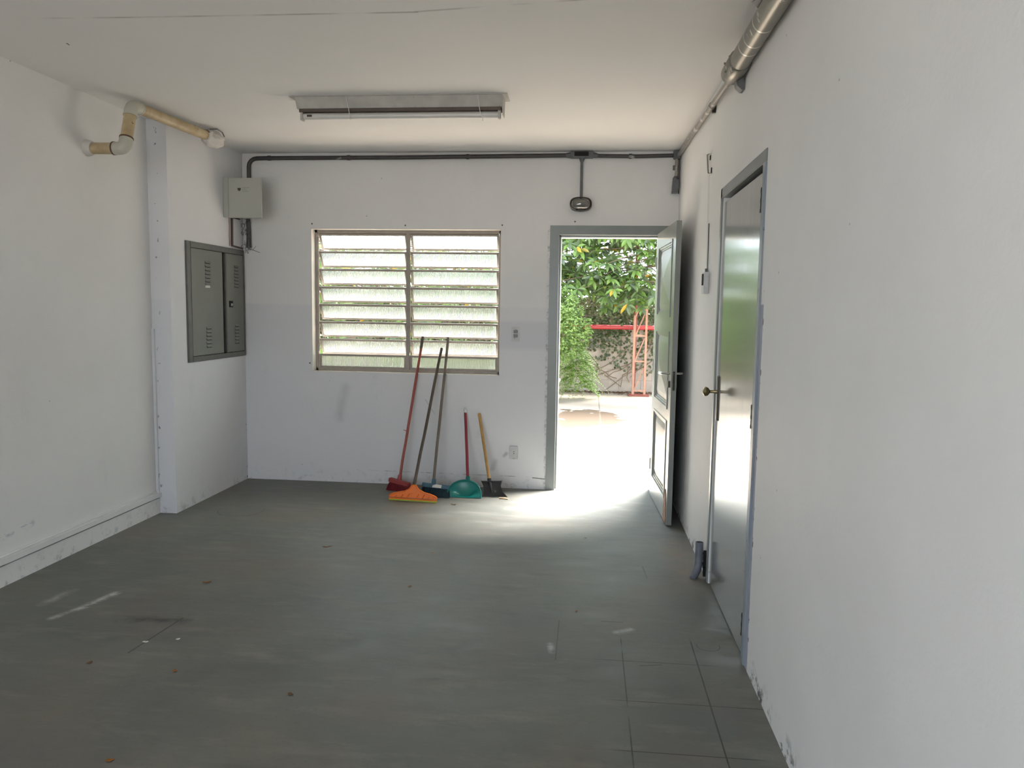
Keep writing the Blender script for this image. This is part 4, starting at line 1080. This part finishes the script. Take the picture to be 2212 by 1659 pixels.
for z_ in (.06, .58, 1.03, 1.48):
    b.box((.83, Yp-.014, z_), (1.01, Yp+.014, z_+.028))
    if z_ < 1.4:
        b.tube([(.845, Yp, z_+.03), (1.00, Yp, z_+.42)], .013, 6)
b.tube([(.83, Yp, 1.38), (1.01, Yp, 1.80)], .016, 6)
b.build('lacing', 'rust', lt_)
b = MB(); b.box((.74, Yp-.10, -.02), (1.10, Yp+.10, .012)); b.build('base_plate', 'rust_dark', lt_, bevel=.003)
b = MB(); b.tube([(.845, 7.62, -.02), (.845, 7.62, 3.2)], .030, 12); tag(b.build('red_post', 'rust_dark', smooth=True), 'dark red upright pole behind the lattice post', 'post')

# shrub with fine light leaves, left of the doorway view
sh = thing('potted_shrub', 'light green small leaved shrub at the left edge of the doorway', 'shrub', (-.62, 6.0, -.02))
b = MB(); rr = random.Random(41)
for k in range(4200):
    while True:
        q = V((rr.uniform(-1, 1), rr.uniform(-1, 1), rr.uniform(-1, 1)))
        if q.length < 1: break
    z_ = 1.22+q.z*.62; wid = .50 if z_ < 1.35 else .36
    if mnoise.noise(q*2.2+V((5, 1, 2))) < -.18: continue
    p_ = V((-.42+q.x*wid, 6.0+q.y*.42, z_))
    d_ = V((rr.uniform(-1, 1), rr.uniform(-1, .6), rr.uniform(-.2, 1)))
    for s_ in (-1, 0, 1):
        dd = d_.copy(); dd.rotate(Euler((rr.uniform(-.5, .5), rr.uniform(-.5, .5), s_*.8)))
        leaf_faces(b.bm, p_, dd, V((rr.uniform(-.4, .4), -.6, 1)), rr.uniform(.035, .06), rr.uniform(.018, .028), .1)
b.build('foliage', 'leaf_shrub', sh)
b = MB()
for k in range(7):
    an = k*.9; b.tube([(-.62+.02*math.cos(an), 6.0+.02*math.sin(an), .28), (-.60+.05*math.cos(an), 6.0+.05*math.sin(an), .6), (-.45+.28*math.cos(an), 6.0+.25*math.sin(an), 1.3)], [.012, .010, .004], 6)
b.build('stems', 'vine', sh)
b = MB(); b.lathe((-.60, 6.0, -.02), (0, 0, 1), [(0, .10), (.02, .12), (.34, .17), (.37, .19), (.40, .19), (.40, .16), (.34, .15)], 28); b.build('pot', 'pot', sh, smooth=True, label='white planter')
# fern
fn = thing('asparagus_fern', 'feathery green fern spilling onto the yard below the shrub', 'fern', (-.12, 6.75, -.02))
b = MB(); rr = random.Random(43)
fb = V((-.16, 6.75, 0))
for k in range(260):                          # arching fronds, each a row of fine leaflets
    an = rr.uniform(0, 2*PI); z0_ = rr.uniform(.15, .80); rad = (.04+.42*(1-z0_/.9))*rr.uniform(.1, 1.15)
    p_ = fb+V((math.cos(an)*rad*.45, math.sin(an)*rad*.35, z0_)); d_ = V((math.cos(an), math.sin(an)*.8, rr.uniform(.1, .7))).normalized()*.030
    for q in range(rr.randint(4, 13)):
        d_ = d_+V((rr.uniform(-.003, .003), rr.uniform(-.003, .003), -.0045)); p_ = p_+d_
        if p_.z < .01: break
        for s_ in (-1, 1):
            sd_ = d_.cross(V((0, 0, 1))).normalized()*s_+d_.normalized()*.8+V((0, 0, rr.uniform(-.3, .5)))
            leaf_faces(b.bm, p_, sd_, V((rr.uniform(-.3, .3), -.3, 1)), .060*(1-.5*q/9), .013, .03)
b.build('fronds', 'leaf_fern', fn)
# dry leaf litter at the foot of the boundary wall
b = MB(); rr = random.Random(51)
for k in range(420):
    p_ = V((rr.uniform(-.4, 2.2), 7.95-abs(rr.gauss(0, .16)), -.012)); leaf_faces(b.bm, p_, V((rr.uniform(-1, 1), rr.uniform(-1, 1), .1)), V((0, 0, 1)), rr.uniform(.03, .07), .03, .2)
tag(b.build('leaf_litter', 'leaf_dry'), 'strip of dry leaves along the foot of the boundary wall', 'leaf litter', kind='stuff')
